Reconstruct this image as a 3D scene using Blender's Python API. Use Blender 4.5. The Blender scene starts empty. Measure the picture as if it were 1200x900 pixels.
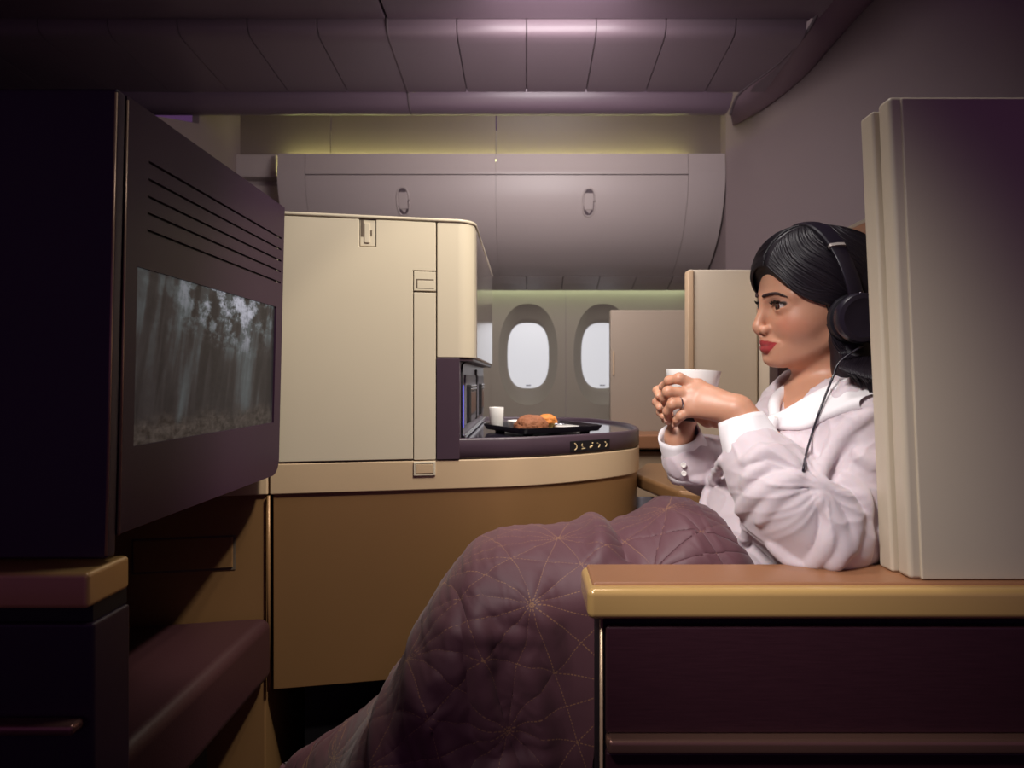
import bpy, bmesh, math, random
import numpy as np
from mathutils import Vector, Matrix
random.seed(7); rng = np.random.default_rng(7)
PI = math.pi; CZ = 0.90; F = 720.0; VX, VY = 617.0, 445.0
sc = bpy.context.scene; COL = sc.collection

def P(px, py, Y):
    return Vector(((px-VX)/F*Y, Y, CZ+(VY-py)/F*Y))
def W(x, y, zr):                      # z given relative to eye height
    return Vector((x, y, CZ+zr))

# ------------------------------------------------------------------ materials
def srgb(r, g, b):
    f = lambda c: (c/12.92 if c <= .04045 else ((c+.055)/1.055)**2.4)
    return (f(r/255), f(g/255), f(b/255), 1)
def nd(nt, t, **k):
    n = nt.nodes.new(t)
    for a, v in k.items():
        if a.startswith('i_'): n.inputs[a[2:].replace('_', ' ')].default_value = v
        else: setattr(n, a, v)
    return n
def mat(name, col, rough=.5, metal=0, spec=.5, noise=0, scale=20, bump=0, bscale=200, coat=0, emit=None, estr=0, sheen=0, sss=0, stretch=None):
    m = bpy.data.materials.new(name); m.use_nodes = True; nt = m.node_tree; b = nt.nodes['Principled BSDF']
    b.inputs['Base Color'].default_value = col; b.inputs['Roughness'].default_value = rough
    b.inputs['Metallic'].default_value = metal; b.inputs['Specular IOR Level'].default_value = spec
    b.inputs['Coat Weight'].default_value = coat; b.inputs['Coat Roughness'].default_value = .12
    b.inputs['Sheen Weight'].default_value = sheen
    if sss:
        b.inputs['Subsurface Weight'].default_value = sss; b.inputs['Subsurface Radius'].default_value = (1, .35, .2); b.inputs['Subsurface Scale'].default_value = .004
    if emit: b.inputs['Emission Color'].default_value = emit; b.inputs['Emission Strength'].default_value = estr
    tc = nd(nt, 'ShaderNodeTexCoord'); src = tc.outputs['Object']
    if stretch:
        mp = nd(nt, 'ShaderNodeMapping'); mp.inputs['Scale'].default_value = stretch; nt.links.new(src, mp.inputs[0]); src = mp.outputs[0]
    if noise:
        n = nd(nt, 'ShaderNodeTexNoise', i_Scale=scale, i_Detail=5.0); nt.links.new(src, n.inputs['Vector'])
        r = nd(nt, 'ShaderNodeMapRange'); r.inputs['To Min'].default_value = 1-noise; r.inputs['To Max'].default_value = 1+noise
        nt.links.new(n.outputs[0], r.inputs[0])
        mx = nd(nt, 'ShaderNodeVectorMath', operation='SCALE'); mx.inputs[0].default_value = col[:3]
        nt.links.new(r.outputs[0], mx.inputs['Scale']); nt.links.new(mx.outputs[0], b.inputs['Base Color'])
    if bump:
        n = nd(nt, 'ShaderNodeTexNoise', i_Scale=bscale, i_Detail=3.0); nt.links.new(src, n.inputs['Vector'])
        bp = nd(nt, 'ShaderNodeBump', i_Strength=bump, i_Distance=.002); nt.links.new(n.outputs[0], bp.inputs['Height']); nt.links.new(bp.outputs[0], b.inputs['Normal'])
    return m
M = {}
M['cream'] = mat('cream_shell', srgb(206, 192, 170), .38, noise=.03, scale=6, bump=.05, bscale=600)
M['beige'] = mat('beige_shell', srgb(166, 149, 132), .42, noise=.03, scale=6, bump=.05, bscale=600)
M['rim'] = mat('dark_taupe_lacquer', srgb(72, 56, 66), .32, noise=.05, scale=10)
M['nichewall'] = mat('niche_laminate', srgb(112, 100, 112), .28, noise=.05, scale=10)
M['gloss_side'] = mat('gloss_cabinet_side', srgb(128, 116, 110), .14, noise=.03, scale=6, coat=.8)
M['arch'] = mat('arch_moulding_lit', srgb(150, 126, 138), .4, noise=.03, scale=3)  # lightened in colour to make up for light that misses the arch
M['covep'] = mat('cove_panel_shaded', srgb(122, 108, 100), .5, noise=.03, scale=3)  # darkened in colour to offset strong light on the cove wall
M['cream_gap'] = mat('cream_seam', srgb(96, 80, 66), .7, noise=.03)
M['band'] = mat('tan_leather_band', srgb(196, 168, 136), .42, noise=.05, scale=9, bump=.08, bscale=500)
M['gold'] = mat('bronze_panel', srgb(142, 105, 68), .36, metal=.25, noise=.05, scale=5, bump=.03, bscale=500)
M['goldrim'] = mat('gold_lacquer', srgb(206, 166, 104), .26, metal=.15, noise=.05, scale=8, coat=.4)
M['pad'] = mat('brown_leather', srgb(158, 110, 78), .38, noise=.08, scale=14, bump=.12, bscale=420)
M['dark'] = mat('aubergine_lacquer', srgb(51, 30, 50), .42, spec=.25, noise=.05, scale=10)
M['darkshell'] = mat('aubergine_shell', srgb(48, 32, 48), .42, noise=.06, scale=6, bump=.04, bscale=600)
M['black'] = mat('black_gap', srgb(12, 8, 14), .6, noise=.05)
M['counter'] = mat('gloss_counter', srgb(52, 46, 60), .07, noise=.05, scale=10, coat=.6)
M['walnut'] = mat('dark_walnut', srgb(58, 31, 38), .33, noise=.35, scale=9, stretch=(2.5, 20, 55), coat=.15)
M['bronze'] = mat('brushed_bronze', srgb(150, 112, 98), .32, metal=.7, noise=.05, stretch=(1, 30, 30))
M['seam'] = mat('edge_bead', srgb(190, 160, 130), .3, metal=.4, noise=.03)
M['ottoman'] = mat('ottoman_leather', srgb(56, 30, 34), .45, noise=.06, scale=10, bump=.15, bscale=380)
M['carpet'] = mat('dark_carpet', srgb(40, 24, 44), .95, noise=.4, scale=120, bump=.6, bscale=500)
M['bin'] = mat('bin_plastic', srgb(176, 162, 160), .42, noise=.03, scale=3)
M['wallp'] = mat('sidewall_panel', srgb(176, 164, 148), .6, noise=.03, scale=3, bump=.04, bscale=400)
M['bezel'] = mat('window_surround', srgb(160, 150, 138), .5, noise=.03, scale=5)
M['bulk'] = mat('bulkhead_laminate', srgb(130, 113, 114), .6, noise=.04, scale=3, bump=.04, bscale=300)
M['ceil'] = mat('ceiling_panel', srgb(112, 95, 104), .36, noise=.03, scale=3)
M['ceiltrim'] = mat('ceiling_trim', srgb(104, 86, 98), .36, noise=.03, scale=3)
M['groove'] = mat('seam_shadow', srgb(84, 70, 76), .7, noise=.03)
M['pane'] = mat('daylight_pane', srgb(200, 200, 205), .3, noise=.02, emit=(.56, .565, .59, 1), estr=.80)
M['cove'] = mat('cove_led', srgb(220, 230, 160), .5, emit=(.85, .90, .30, 1), estr=30, noise=.02)
M['cove2'] = mat('cove_led_pale', srgb(220, 235, 200), .5, emit=(.78, .92, .66, 1), estr=4, noise=.02)
M['white'] = mat('white_china', srgb(240, 236, 232), .2, noise=.02, scale=8, coat=.4)
M['tray'] = mat('black_tray', srgb(26, 20, 26), .35, noise=.1)
M['steel'] = mat('polished_steel', srgb(200, 200, 205), .18, metal=1, noise=.03)
M['grey'] = mat('grey_plastic', srgb(120, 116, 124), .4, noise=.05)
M['blue'] = mat('blue_led', srgb(70, 70, 200), .4, emit=(.10, .10, .62, 1), estr=.7, noise=.02)
M['cloth'] = None
M['headphone'] = mat('matte_black_plastic', srgb(34, 28, 40), .34, noise=.06, scale=30, coat=.15)
M['cushion'] = mat('black_leatherette', srgb(26, 22, 30), .45, noise=.08, bump=.2, bscale=500)
M['lash'] = mat('lash_black', srgb(16, 10, 12), .6, noise=.1)
M['brow'] = mat('brow_hair', srgb(52, 30, 30), .7, noise=.3, scale=300)
M['button'] = mat('pearl_button', srgb(240, 235, 228), .2, noise=.03)
M['cuff'] = mat('white_crepe_double', srgb(236, 230, 232), .6, noise=.02, scale=12, bump=.08, bscale=900, sheen=.2)
M['plate'] = mat('pale_plate', srgb(196, 186, 180), .35, metal=.2, noise=.03)
M['blouse'] = mat('white_crepe', srgb(208, 193, 198), .62, noise=.02, scale=12, bump=.10, bscale=900, sheen=.25, sss=.15)

# ------------------------------------------------------------------ mesh helpers
def link(name, me, m, parent=None, smooth=False, kind=None):
    if m is not None and len(me.materials) == 0: me.materials.append(m)
    if smooth: me.polygons.foreach_set('use_smooth', [True]*len(me.polygons))
    me.name = name
    o = bpy.data.objects.new(name, me); COL.objects.link(o)
    if parent: o.parent = parent; o.matrix_parent_inverse = Matrix.Translation(parent.location).inverted()
    if kind: o['kind'] = kind
    return o
def thing(name, label, cat, loc, group=None):
    o = bpy.data.objects.new(name, None); COL.objects.link(o); o.location = loc; o.empty_display_size = .05
    o['label'] = label; o['category'] = cat
    if group: o['group'] = group
    return o
def tag(o, label, cat, group=None):
    o['label'] = label; o['category'] = cat
    if group: o['group'] = group
    return o
def frombm(bm, name='m'):
    bmesh.ops.recalc_face_normals(bm, faces=bm.faces)
    me = bpy.data.meshes.new(name); bm.to_mesh(me); bm.free(); return me
def fromarr(V, Q, name='m'):
    me = bpy.data.meshes.new(name); V = np.asarray(V, dtype=np.float32); Q = np.asarray(Q, dtype=np.int32)
    me.vertices.add(len(V)); me.vertices.foreach_set('co', V.ravel())
    n = Q.shape[1]; me.loops.add(Q.size); me.loops.foreach_set('vertex_index', Q.ravel())
    me.polygons.add(len(Q)); me.polygons.foreach_set('loop_start', np.arange(len(Q), dtype=np.int32)*n)
    me.update(calc_edges=True); me.validate(); return me
def setattr_pt(me, name, arr, dim=1):
    if dim == 1: a = me.attributes.new(name, 'FLOAT', 'POINT'); a.data.foreach_set('value', np.asarray(arr, dtype=np.float32).ravel())
    else: a = me.attributes.new(name, 'FLOAT_VECTOR', 'POINT'); a.data.foreach_set('vector', np.asarray(arr, dtype=np.float32).ravel())
def sharp(o, ang=35):
    me = o.data; me.polygons.foreach_set('use_smooth', [True]*len(me.polygons))
    bm = bmesh.new(); bm.from_mesh(me); lim = math.radians(ang)
    for e in bm.edges: e.smooth = not (len(e.link_faces) == 2 and e.calc_face_angle(0) > lim)
    bm.to_mesh(me); bm.free(); return o
def bevel(o, w, seg=3, ang=30):
    b = o.modifiers.new('bevel', 'BEVEL'); b.width = w; b.segments = seg; b.limit_method = 'ANGLE'; b.angle_limit = math.radians(ang)
    w_ = o.modifiers.new('wn', 'WEIGHTED_NORMAL'); w_.keep_sharp = False
    o.data.polygons.foreach_set('use_smooth', [True]*len(o.data.polygons)); return o
def box_bm(bm, x0, x1, y0, y1, z0, z1):
    v = [bm.verts.new((x, y, z)) for z in (z0, z1) for y in (y0, y1) for x in (x0, x1)]
    for f in ((0, 1, 3, 2), (4, 6, 7, 5), (0, 4, 5, 1), (2, 3, 7, 6), (0, 2, 6, 4), (1, 5, 7, 3)): bm.faces.new([v[i] for i in f])
    return v
def box(name, x0, x1, y0, y1, z0, z1, m, parent=None, bev=.003, seg=3, kind=None):
    bm = bmesh.new(); box_bm(bm, x0, x1, y0, y1, CZ+z0, CZ+z1)
    o = link(name, frombm(bm), m, parent, kind=kind)
    if bev: bevel(o, bev, seg)
    return o
def prism(name, pts, z0, z1, m, parent=None, bev=.003, seg=3, kind=None, ang=30):
    """plan polygon (x, y) extruded from z0 to z1 (relative heights)"""
    bm = bmesh.new(); a = [bm.verts.new((x, y, CZ+z0)) for x, y in pts]; b = [bm.verts.new((x, y, CZ+z1)) for x, y in pts]
    n = len(pts); bm.faces.new(a[::-1]); bm.faces.new(b)
    for i in range(n): bm.faces.new((a[i], a[(i+1) % n], b[(i+1) % n], b[i]))
    o = link(name, frombm(bm), m, parent, kind=kind)
    if bev: bevel(o, bev, seg, ang)
    else: sharp(o, 30)
    return o
def extr_x(name, prof, x0, x1, m, parent=None, kind=None, bev=0, closed=True):
    """(y, zrel) profile extruded along x"""
    bm = bmesh.new(); a = [bm.verts.new((x0, y, CZ+z)) for y, z in prof]; b = [bm.verts.new((x1, y, CZ+z)) for y, z in prof]
    n = len(prof)
    for i in range(n if closed else n-1): bm.faces.new((a[i], a[(i+1) % n], b[(i+1) % n], b[i]))
    if closed: bm.faces.new(a[::-1]); bm.faces.new(b)
    o = link(name, frombm(bm), m, parent, kind=kind)
    if bev: bevel(o, bev, 2)
    else: sharp(o, 30)
    return o
def catmull(pts, n=8, closed=False):
    pts = [Vector(p) for p in pts]; out = []; N = len(pts)
    for i in range(N if closed else N-1):
        g = lambda j: pts[j % N] if closed else pts[max(0, min(N-1, j))]
        p0, p1, p2, p3 = g(i-1), g(i), g(i+1), g(i+2)
        for k in range(n):
            t = k/n; out.append(.5*((2*p1)+(p2-p0)*t+(2*p0-5*p1+4*p2-p3)*t*t+(3*p1-p0-3*p2+p3)*t**3))
    if not closed: out.append(pts[-1])
    return out
def tube_bm(bm, pts, rad, seg=10, flat=1.0, up=None):
    pts = [Vector(p) for p in pts]; n = len(pts); rad = rad if hasattr(rad, '__len__') else [rad]*n
    t0 = (pts[1]-pts[0]).normalized(); u = Vector(up) if up else (Vector((0, 0, 1)) if abs(t0.z) < .9 else Vector((1, 0, 0)))
    u = (u-t0*u.dot(t0)).normalized(); rings = []
    for i in range(n):
        t = (pts[min(i+1, n-1)]-pts[max(i-1, 0)]).normalized(); u = (u-t*u.dot(t)).normalized(); v = t.cross(u)
        rings.append([bm.verts.new(pts[i]+(u*math.cos(2*PI*k/seg)*flat+v*math.sin(2*PI*k/seg))*rad[i]) for k in range(seg)])
    for i in range(n-1):
        for k in range(seg): bm.faces.new((rings[i][k], rings[i][(k+1) % seg], rings[i+1][(k+1) % seg], rings[i+1][k]))
    bm.faces.new(rings[0][::-1]); bm.faces.new(rings[-1])
def tube(name, pts, rad, m, parent=None, seg=10, flat=1.0, up=None):
    bm = bmesh.new(); tube_bm(bm, pts, rad, seg, flat, up); return link(name, frombm(bm), m, parent, smooth=True)
def lathe(name, prof, m, parent=None, mtx=None, seg=48):
    bm = bmesh.new(); rings = []
    for r, z in prof:
        if r < 1e-6: rings.append([bm.verts.new((0, 0, z))])
        else: rings.append([bm.verts.new((r*math.cos(2*PI*k/seg), r*math.sin(2*PI*k/seg), z)) for k in range(seg)])
    for a, b in zip(rings, rings[1:]):
        for k in range(seg):
            q = [a[k % len(a)], a[(k+1) % len(a)], b[(k+1) % len(b)], b[k % len(b)]]; q2 = []
            for v in q:
                if v not in q2: q2.append(v)
            if len(q2) > 2: bm.faces.new(q2)
    if mtx: bm.transform(mtx)
    return sharp(link(name, frombm(bm), m, parent), 40)
def oval(cx, cz, rx, rz, n=64, e=2.6):
    out = []
    for k in range(n):
        a = 2*PI*k/n; c, s = math.cos(a), math.sin(a)
        out.append((cx+rx*math.copysign(abs(c)**(2/e), c), cz+rz*math.copysign(abs(s)**(2/e), s)))
    return out

# ------------------------------------------------------------------ implicit surfaces (numpy surface nets)
class SDF:
    def __init__(s, xs, ys, zs):
        s.a = [np.asarray(v, dtype=np.float32) for v in (xs, ys, zs)]
        s.D = np.full([len(v) for v in s.a], .5, dtype=np.float32)
    def sl(s, lo, hi):
        r = []
        for ax, l, h in zip(s.a, lo, hi):
            i = max(0, np.searchsorted(ax, l)-2); j = min(len(ax), np.searchsorted(ax, h)+2); r.append(slice(i, max(i, j)))
        return tuple(r)
    def pts(s, S):
        return np.meshgrid(s.a[0][S[0]], s.a[1][S[1]], s.a[2][S[2]], indexing='ij', sparse=True)
    def comb(s, S, d, k, op):
        A = s.D[S]
        if A.size == 0: return
        if op == 'sub':
            d = -d; h = np.maximum(k-np.abs(A-d), 0)/max(k, 1e-6); s.D[S] = np.maximum(A, d)+h*h*k*.25
        else:
            h = np.maximum(k-np.abs(A-d), 0)/max(k, 1e-6); s.D[S] = np.minimum(A, d)-h*h*k*.25
    def cap(s, a, b, ra, rb=None, k=.01, op='add'):
        rb = ra if rb is None else rb; a = np.array(a, float); b = np.array(b, float); R = max(ra, rb)+k+.02
        S = s.sl(np.minimum(a, b)-R, np.maximum(a, b)+R); x, y, z = s.pts(S)
        ba = b-a; L = float(ba@ba)+1e-12
        t = np.clip(((x-a[0])*ba[0]+(y-a[1])*ba[1]+(z-a[2])*ba[2])/L, 0, 1)
        d = np.sqrt((x-a[0]-t*ba[0])**2+(y-a[1]-t*ba[1])**2+(z-a[2]-t*ba[2])**2)-(ra+(rb-ra)*t)
        s.comb(S, d.astype(np.float32), k, op)
    def chain(s, pts, rad, k=.01, op='add'):
        for i in range(len(pts)-1): s.cap(pts[i], pts[i+1], rad[i], rad[i+1], k, op)
    def ell(s, c, r, Rm=None, k=.01, op='add'):
        c = np.array(c, float); R = max(r)+k+.02; S = s.sl(c-R, c+R); x, y, z = s.pts(S); x, y, z = x-c[0], y-c[1], z-c[2]
        if Rm is not None:
            q = [x*Rm[0][i]+y*Rm[1][i]+z*Rm[2][i] for i in range(3)]
        else: q = [x, y, z]
        k0 = np.sqrt(sum((q[i]/r[i])**2 for i in range(3))); k1 = np.sqrt(sum((q[i]/r[i]**2)**2 for i in range(3)))+1e-9
        s.comb(S, (k0*(k0-1)/k1).astype(np.float32), k, op)
    def boxsub(s, lo, hi, k=.006):
        lo = np.array(lo); hi = np.array(hi); S = s.sl(lo-.05, hi+.05); x, y, z = s.pts(S); c = (lo+hi)/2; h = (hi-lo)/2
        q = [np.abs(x-c[0])-h[0], np.abs(y-c[1])-h[1], np.abs(z-c[2])-h[2]]
        d = np.sqrt(sum(np.maximum(v, 0)**2 for v in q))+np.minimum(np.maximum(np.maximum(q[0], q[1]), q[2]), 0)
        s.comb(S, d.astype(np.float32), k, 'sub')
    def hit(s, px, py, y0=.78, y1=1.4, inset=0):
        ys = np.arange(y0, y1, .0015); X = (px-VX)/F*ys; Z = CZ+(VY-py)/F*ys
        ix = np.clip(np.searchsorted(s.a[0], X), 0, len(s.a[0])-1); iy = np.clip(np.searchsorted(s.a[1], ys), 0, len(s.a[1])-1); iz = np.clip(np.searchsorted(s.a[2], Z), 0, len(s.a[2])-1)
        d = s.D[ix, iy, iz]; w = np.where(d < 0)[0]
        Y = ys[w[0]] if len(w) else ys[int(np.argmin(d))]
        return P(px, py, Y+inset)
    def mesh(s):
        D = s.D; N = D.shape; neg = D < 0
        cnt = np.zeros([n-1 for n in N], dtype=np.int8); corners = [(i, j, k) for i in (0, 1) for j in (0, 1) for k in (0, 1)]
        for c in corners: cnt += neg[c[0]:N[0]-1+c[0], c[1]:N[1]-1+c[1], c[2]:N[2]-1+c[2]]
        act = (cnt > 0) & (cnt < 8); idx = np.argwhere(act)
        vals = np.stack([D[idx[:, 0]+c[0], idx[:, 1]+c[1], idx[:, 2]+c[2]] for c in corners], 1)
        acc = np.zeros((len(idx), 3)); num = np.zeros(len(idx))
        for i in range(8):
            for j in range(i+1, 8):
                ca, cb = np.array(corners[i]), np.array(corners[j])
                if np.abs(ca-cb).sum() != 1: continue
                va, vb = vals[:, i], vals[:, j]; m = (va < 0) != (vb < 0)
                t = np.where(m, va/np.where(m, va-vb, 1), 0)
                acc += np.where(m[:, None], ca+t[:, None]*(cb-ca), 0); num += m
        p = idx+acc/num[:, None]
        V = np.stack([np.interp(p[:, i], np.arange(N[i]), s.a[i]) for i in range(3)], 1)
        vid = np.full(act.shape, -1, dtype=np.int32); vid[act] = np.arange(len(idx)); Q = []
        for ax in range(3):
            A = np.moveaxis(neg, ax, 0); I = np.moveaxis(vid, ax, 0)
            ch = A[:-1, 1:-1, 1:-1] != A[1:, 1:-1, 1:-1]; w = np.argwhere(ch)
            i, j, k = w[:, 0], w[:, 1]+1, w[:, 2]+1
            q = np.stack([I[i, j-1, k-1], I[i, j, k-1], I[i, j, k], I[i, j-1, k]], 1)
            f = ~A[i, j, k]
            if ax == 1: f = ~f
            q[f] = q[f][:, ::-1]; Q.append(q)
        Q = np.concatenate(Q); Q = Q[(Q >= 0).all(1)]
        return V, Q
def vnorm(V, Q):
    n = np.cross(V[Q[:, 2]]-V[Q[:, 0]], V[Q[:, 3]]-V[Q[:, 1]]); out = np.zeros_like(V)
    for i in range(4): np.add.at(out, Q[:, i], n)
    return out/(np.linalg.norm(out, axis=1, keepdims=True)+1e-12)
def axis(*segs):
    """nonuniform grid axis from (start, end, step) spans"""
    out = []
    for a, b, st in segs: out += list(np.arange(a, b-st*.25, st))
    out.append(segs[-1][1]); return np.array(out)
def laplace(V, Q, it=2, f=.5):
    for _ in range(it):
        acc = np.zeros_like(V); c = np.zeros(len(V))
        for i in range(4):
            a, b = Q[:, i], Q[:, (i+1) % 4]; np.add.at(acc, a, V[b]); np.add.at(acc, b, V[a]); np.add.at(c, a, 1); np.add.at(c, b, 1)
        V = V+(acc/np.maximum(c, 1)[:, None]-V)*f
    return V
def smooth(a, b, x):
    t = np.clip((x-a)/(b-a), 0, 1); return t*t*(3-2*t)
# ================================================================== THE SETTING
box('floor', -3, 3, -1.2, 3.8, -.92, -.90, M['carpet'], bev=0, kind='structure')
inner = [(1.06, 2.15), (1.05, 2.17), (1.025, 2.25), (.985, 2.42), (.91, 2.61), (.90, 2.68), (.90, 2.76)]
def xmax(y): return -.028+float(np.interp(y, [p[1] for p in inner], [p[0] for p in inner]))
def sheet(bm, prof, x0, x1, th=.012, clip=None):
    """bent sheet: (y, z) profile extruded along x, thickened away from the room"""
    n = len(prof); off = []
    for i in range(n):
        a, b = prof[max(0, i-1)], prof[min(n-1, i+1)]; t = Vector((b[0]-a[0], b[1]-a[1])).normalized(); off.append((prof[i][0]-t.y*th, prof[i][1]+t.x*th))
    loop = list(prof)+off[::-1]
    X1 = lambda y: min(x1, clip(y)) if clip else x1
    A = [bm.verts.new((x0, y, CZ+z)) for y, z in loop]; B = [bm.verts.new((X1(y), y, CZ+z)) for y, z in loop]; m = len(loop)
    for i in range(m): bm.faces.new((A[i], A[(i+1) % m], B[(i+1) % m], B[i]))
    for R in (A[::-1], B):
        for i in range(n-1): bm.faces.new((R[i], R[i+1], R[m-2-i], R[m-1-i]))
def cr2(pts, n=5): return [(p.x, p.y) for p in catmull([(a, b, 0) for a, b in pts], n)]
# upper ceiling
bm = bmesh.new()
for x0, x1 in ((-3, -.509), (-.501, 1.055)): box_bm(bm, x0, x1, -.9, 2.213, CZ+1.300, CZ+1.33)
box_bm(bm, 1.055, 3, -.9, 1.6, CZ+1.300, CZ+1.33)
box_bm(bm, -3, 1.055, 2.0, 2.30, CZ+1.34, CZ+1.36)
o = link('ceiling', frombm(bm), M['ceiltrim'], kind='structure'); bevel(o, .004, 2)
# row of lining panels with a rolled front lip
pan = cr2([(2.219, 1.312), (2.219, 1.294), (2.223, 1.272), (2.236, 1.256), (2.262, 1.248), (2.31, 1.2435), (2.46, 1.2325), (2.61, 1.222)])
bm = bmesh.new()
for k in range(-10, 7):
    x0 = -.505+.2525*k; g = .004 if k in (0,) else .0022; g2 = .004 if k == -1 else .0022
    sheet(bm, pan, x0+g, x0+.2525-g2, .014, xmax)
o = link('trim_1', frombm(bm), M['ceil'], kind='structure'); sharp(o, 35)
bm = bmesh.new(); sheet(bm, [(y+.006, z+.016) for y, z in pan], -3, 1.06, .006, lambda y: xmax(y)-.004); link('trim_2', frombm(bm), M['groove'], kind='structure')
lip = cr2([(2.618, 1.224), (2.625, 1.205), (2.645, 1.178), (2.672, 1.165), (2.70, 1.164), (2.74, 1.185), (2.76, 1.25), (2.76, 1.40)])
bm = bmesh.new()
for x0, x1 in ((-3, -.509), (-.501, 1.06)): sheet(bm, lip, x0, x1, .014, xmax)
o = link('trim_3', frombm(bm), M['ceiltrim'], kind='structure'); sharp(o, 35)
bm = bmesh.new(); tube_bm(bm, [(-.505, y, CZ+z+.004) for y, z in pan+lip[2:20]], .006, 8); link('trim_4', frombm(bm), M['groove'], kind='structure', smooth=True)
# curved border between the ceiling lining and the bulkhead
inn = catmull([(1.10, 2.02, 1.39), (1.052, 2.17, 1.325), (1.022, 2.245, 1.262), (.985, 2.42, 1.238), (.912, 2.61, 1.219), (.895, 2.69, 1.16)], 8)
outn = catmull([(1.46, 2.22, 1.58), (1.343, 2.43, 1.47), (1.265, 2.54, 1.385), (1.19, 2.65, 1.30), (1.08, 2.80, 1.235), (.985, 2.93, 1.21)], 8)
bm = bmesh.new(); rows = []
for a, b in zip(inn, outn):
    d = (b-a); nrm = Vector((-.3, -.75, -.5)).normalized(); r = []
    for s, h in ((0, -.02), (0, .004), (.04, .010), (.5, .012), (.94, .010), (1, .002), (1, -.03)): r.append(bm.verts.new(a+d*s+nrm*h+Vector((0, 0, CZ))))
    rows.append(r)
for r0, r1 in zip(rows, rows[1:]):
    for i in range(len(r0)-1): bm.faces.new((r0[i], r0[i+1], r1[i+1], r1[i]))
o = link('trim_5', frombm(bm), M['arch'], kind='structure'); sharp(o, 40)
bm = bmesh.new(); tube_bm(bm, [Vector((p.x-.004, p.y, p.z+CZ)) for p in inn], .006, 8); link('trim_11', frombm(bm), M['groove'], kind='structure', smooth=True)
# bulkhead on the right: short return beside the bins, then a long face turned towards the aisle
def wall(name, pts, z0, z1, m, th=.03):
    bm = bmesh.new()
    f = [bm.verts.new((x, y, CZ+z)) for z in (z0, z1) for x, y in pts]; n = len(pts)
    for i in range(n-1): bm.faces.new((f[i], f[i+1], f[n+i+1], f[n+i]))
    o = link(name, frombm(bm), m, kind='structure'); s = o.modifiers.new('s', 'SOLIDIFY'); s.thickness = th; s.offset = 1; return o
wall('wall_right', [(.982, 3.72), (.979, 3.004)], -.9, 1.6, M['bulk'], .003)
wall('wall_front', [(.972, 2.996), (1.94, 1.5), (2.6, .4), (2.6, -1.2)], -.9, 1.75, M['bulk'])
# left monument wall
bm = bmesh.new()
pts = [(3.72, -.9), (3.72, 1.4), (2.72, 1.4), (2.71, 1.13), (2.43, 1.04), (1.9, .82), (1.9, -.9)]
bm.faces.new([bm.verts.new((-1.46, y, CZ+z)) for y, z in pts]); o = link('wall_left', frombm(bm), M['bulk'], kind='structure')
s = o.modifiers.new('s', 'SOLIDIFY'); s.thickness = .03; s.offset = 0
wall('wall_near', [(-2.9, 3.72), (-2.9, -1.2)], -.9, 1.4, M['bulk'])
# cove surface above the bins
cov = cr2([(3.10, 1.03), (3.10, 1.15), (3.10, 1.25), (3.095, 1.36), (3.05, 1.42), (2.84, 1.46)])
bm = bmesh.new()
for x0, x1 in ((-1.46, -.99), (-.985, -.155), (-.149, .985)): sheet(bm, cov, x0, x1, -.012)
o = link('trim_6', frombm(bm), M['covep'], kind='structure'); sharp(o, 35)
# side wall with windows
WX = [-.89, -.44, .01, .462]; WZ = .152; YW = 3.70; N = 64
bm = bmesh.new()
def V3(x, z, y=YW): return bm.verts.new((x, y, CZ+z))
def quad(x0, x1, z0, z1, y=YW): bm.faces.new((V3(x0, z0, y), V3(x1, z0, y), V3(x1, z1, y), V3(x0, z1, y)))
quad(-3, -1.1155, -.9, .545); quad(.6875, 1.0, -.9, .545); quad(-1.1155, .6875, -.9, -.25); quad(-3, 1.0, .545, 1.5)
for cx in WX:
    x0, x1 = cx-.2255, cx+.2255; z0, z1 = -.25, .545; ov = oval(cx, WZ, .178, .305, N, 2.3); R = []
    for x, z in ov:
        dx, dz = x-cx, z-WZ
        t = min(abs((x1-cx)/dx) if abs(dx) > 1e-6 else 1e9, abs(((z1-WZ) if dz > 0 else (z0-WZ))/dz) if abs(dz) > 1e-6 else 1e9); R.append((cx+dx*t, WZ+dz*t))
    for i in range(N):
        j = (i+1) % N; q = [V3(*ov[i]), V3(*ov[j]), V3(*R[j]), V3(*R[i])]; bm.faces.new(q)
    for sx in (x0, x1):
        for sz in (z0, z1): pass
bmesh.ops.remove_doubles(bm, verts=bm.verts, dist=1e-5)
link('wall_back', frombm(bm), M['wallp'], kind='structure')
for i, cx in enumerate(WX):
    bm = bmesh.new(); loops = [oval(cx, WZ, .178, .305, N, 2.3), oval(cx, WZ, .172, .299, N, 2.3), oval(cx, WZ-.002, .142, .232, N, 2.5), oval(cx, WZ-.004, .128, .203, N, 2.8), oval(cx, WZ-.004, .126, .200, N, 2.8)]
    rings = [[bm.verts.new((x, y, CZ+z)) for x, z in L] for L, y in zip(loops, (3.699, 3.706, 3.738, 3.748, 3.765))]
    for a, b in zip(rings, rings[1:]):
        for k in range(N): bm.faces.new((a[k], a[(k+1) % N], b[(k+1) % N], b[k]))
    w = link('window_%d' % (i+1), frombm(bm), M['bezel'], kind='structure', smooth=True)
    bm = bmesh.new(); bm.faces.new([bm.verts.new((x, 3.762, CZ+z)) for x, z in oval(cx, WZ-.004, .126, .200, N, 2.8)])
    link('pane', frombm(bm), M['pane'], w)
    box('shade_tab', cx-.014, cx+.018, 3.757, 3.761, -.037, -.031, M['grey'], w, .001)
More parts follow.
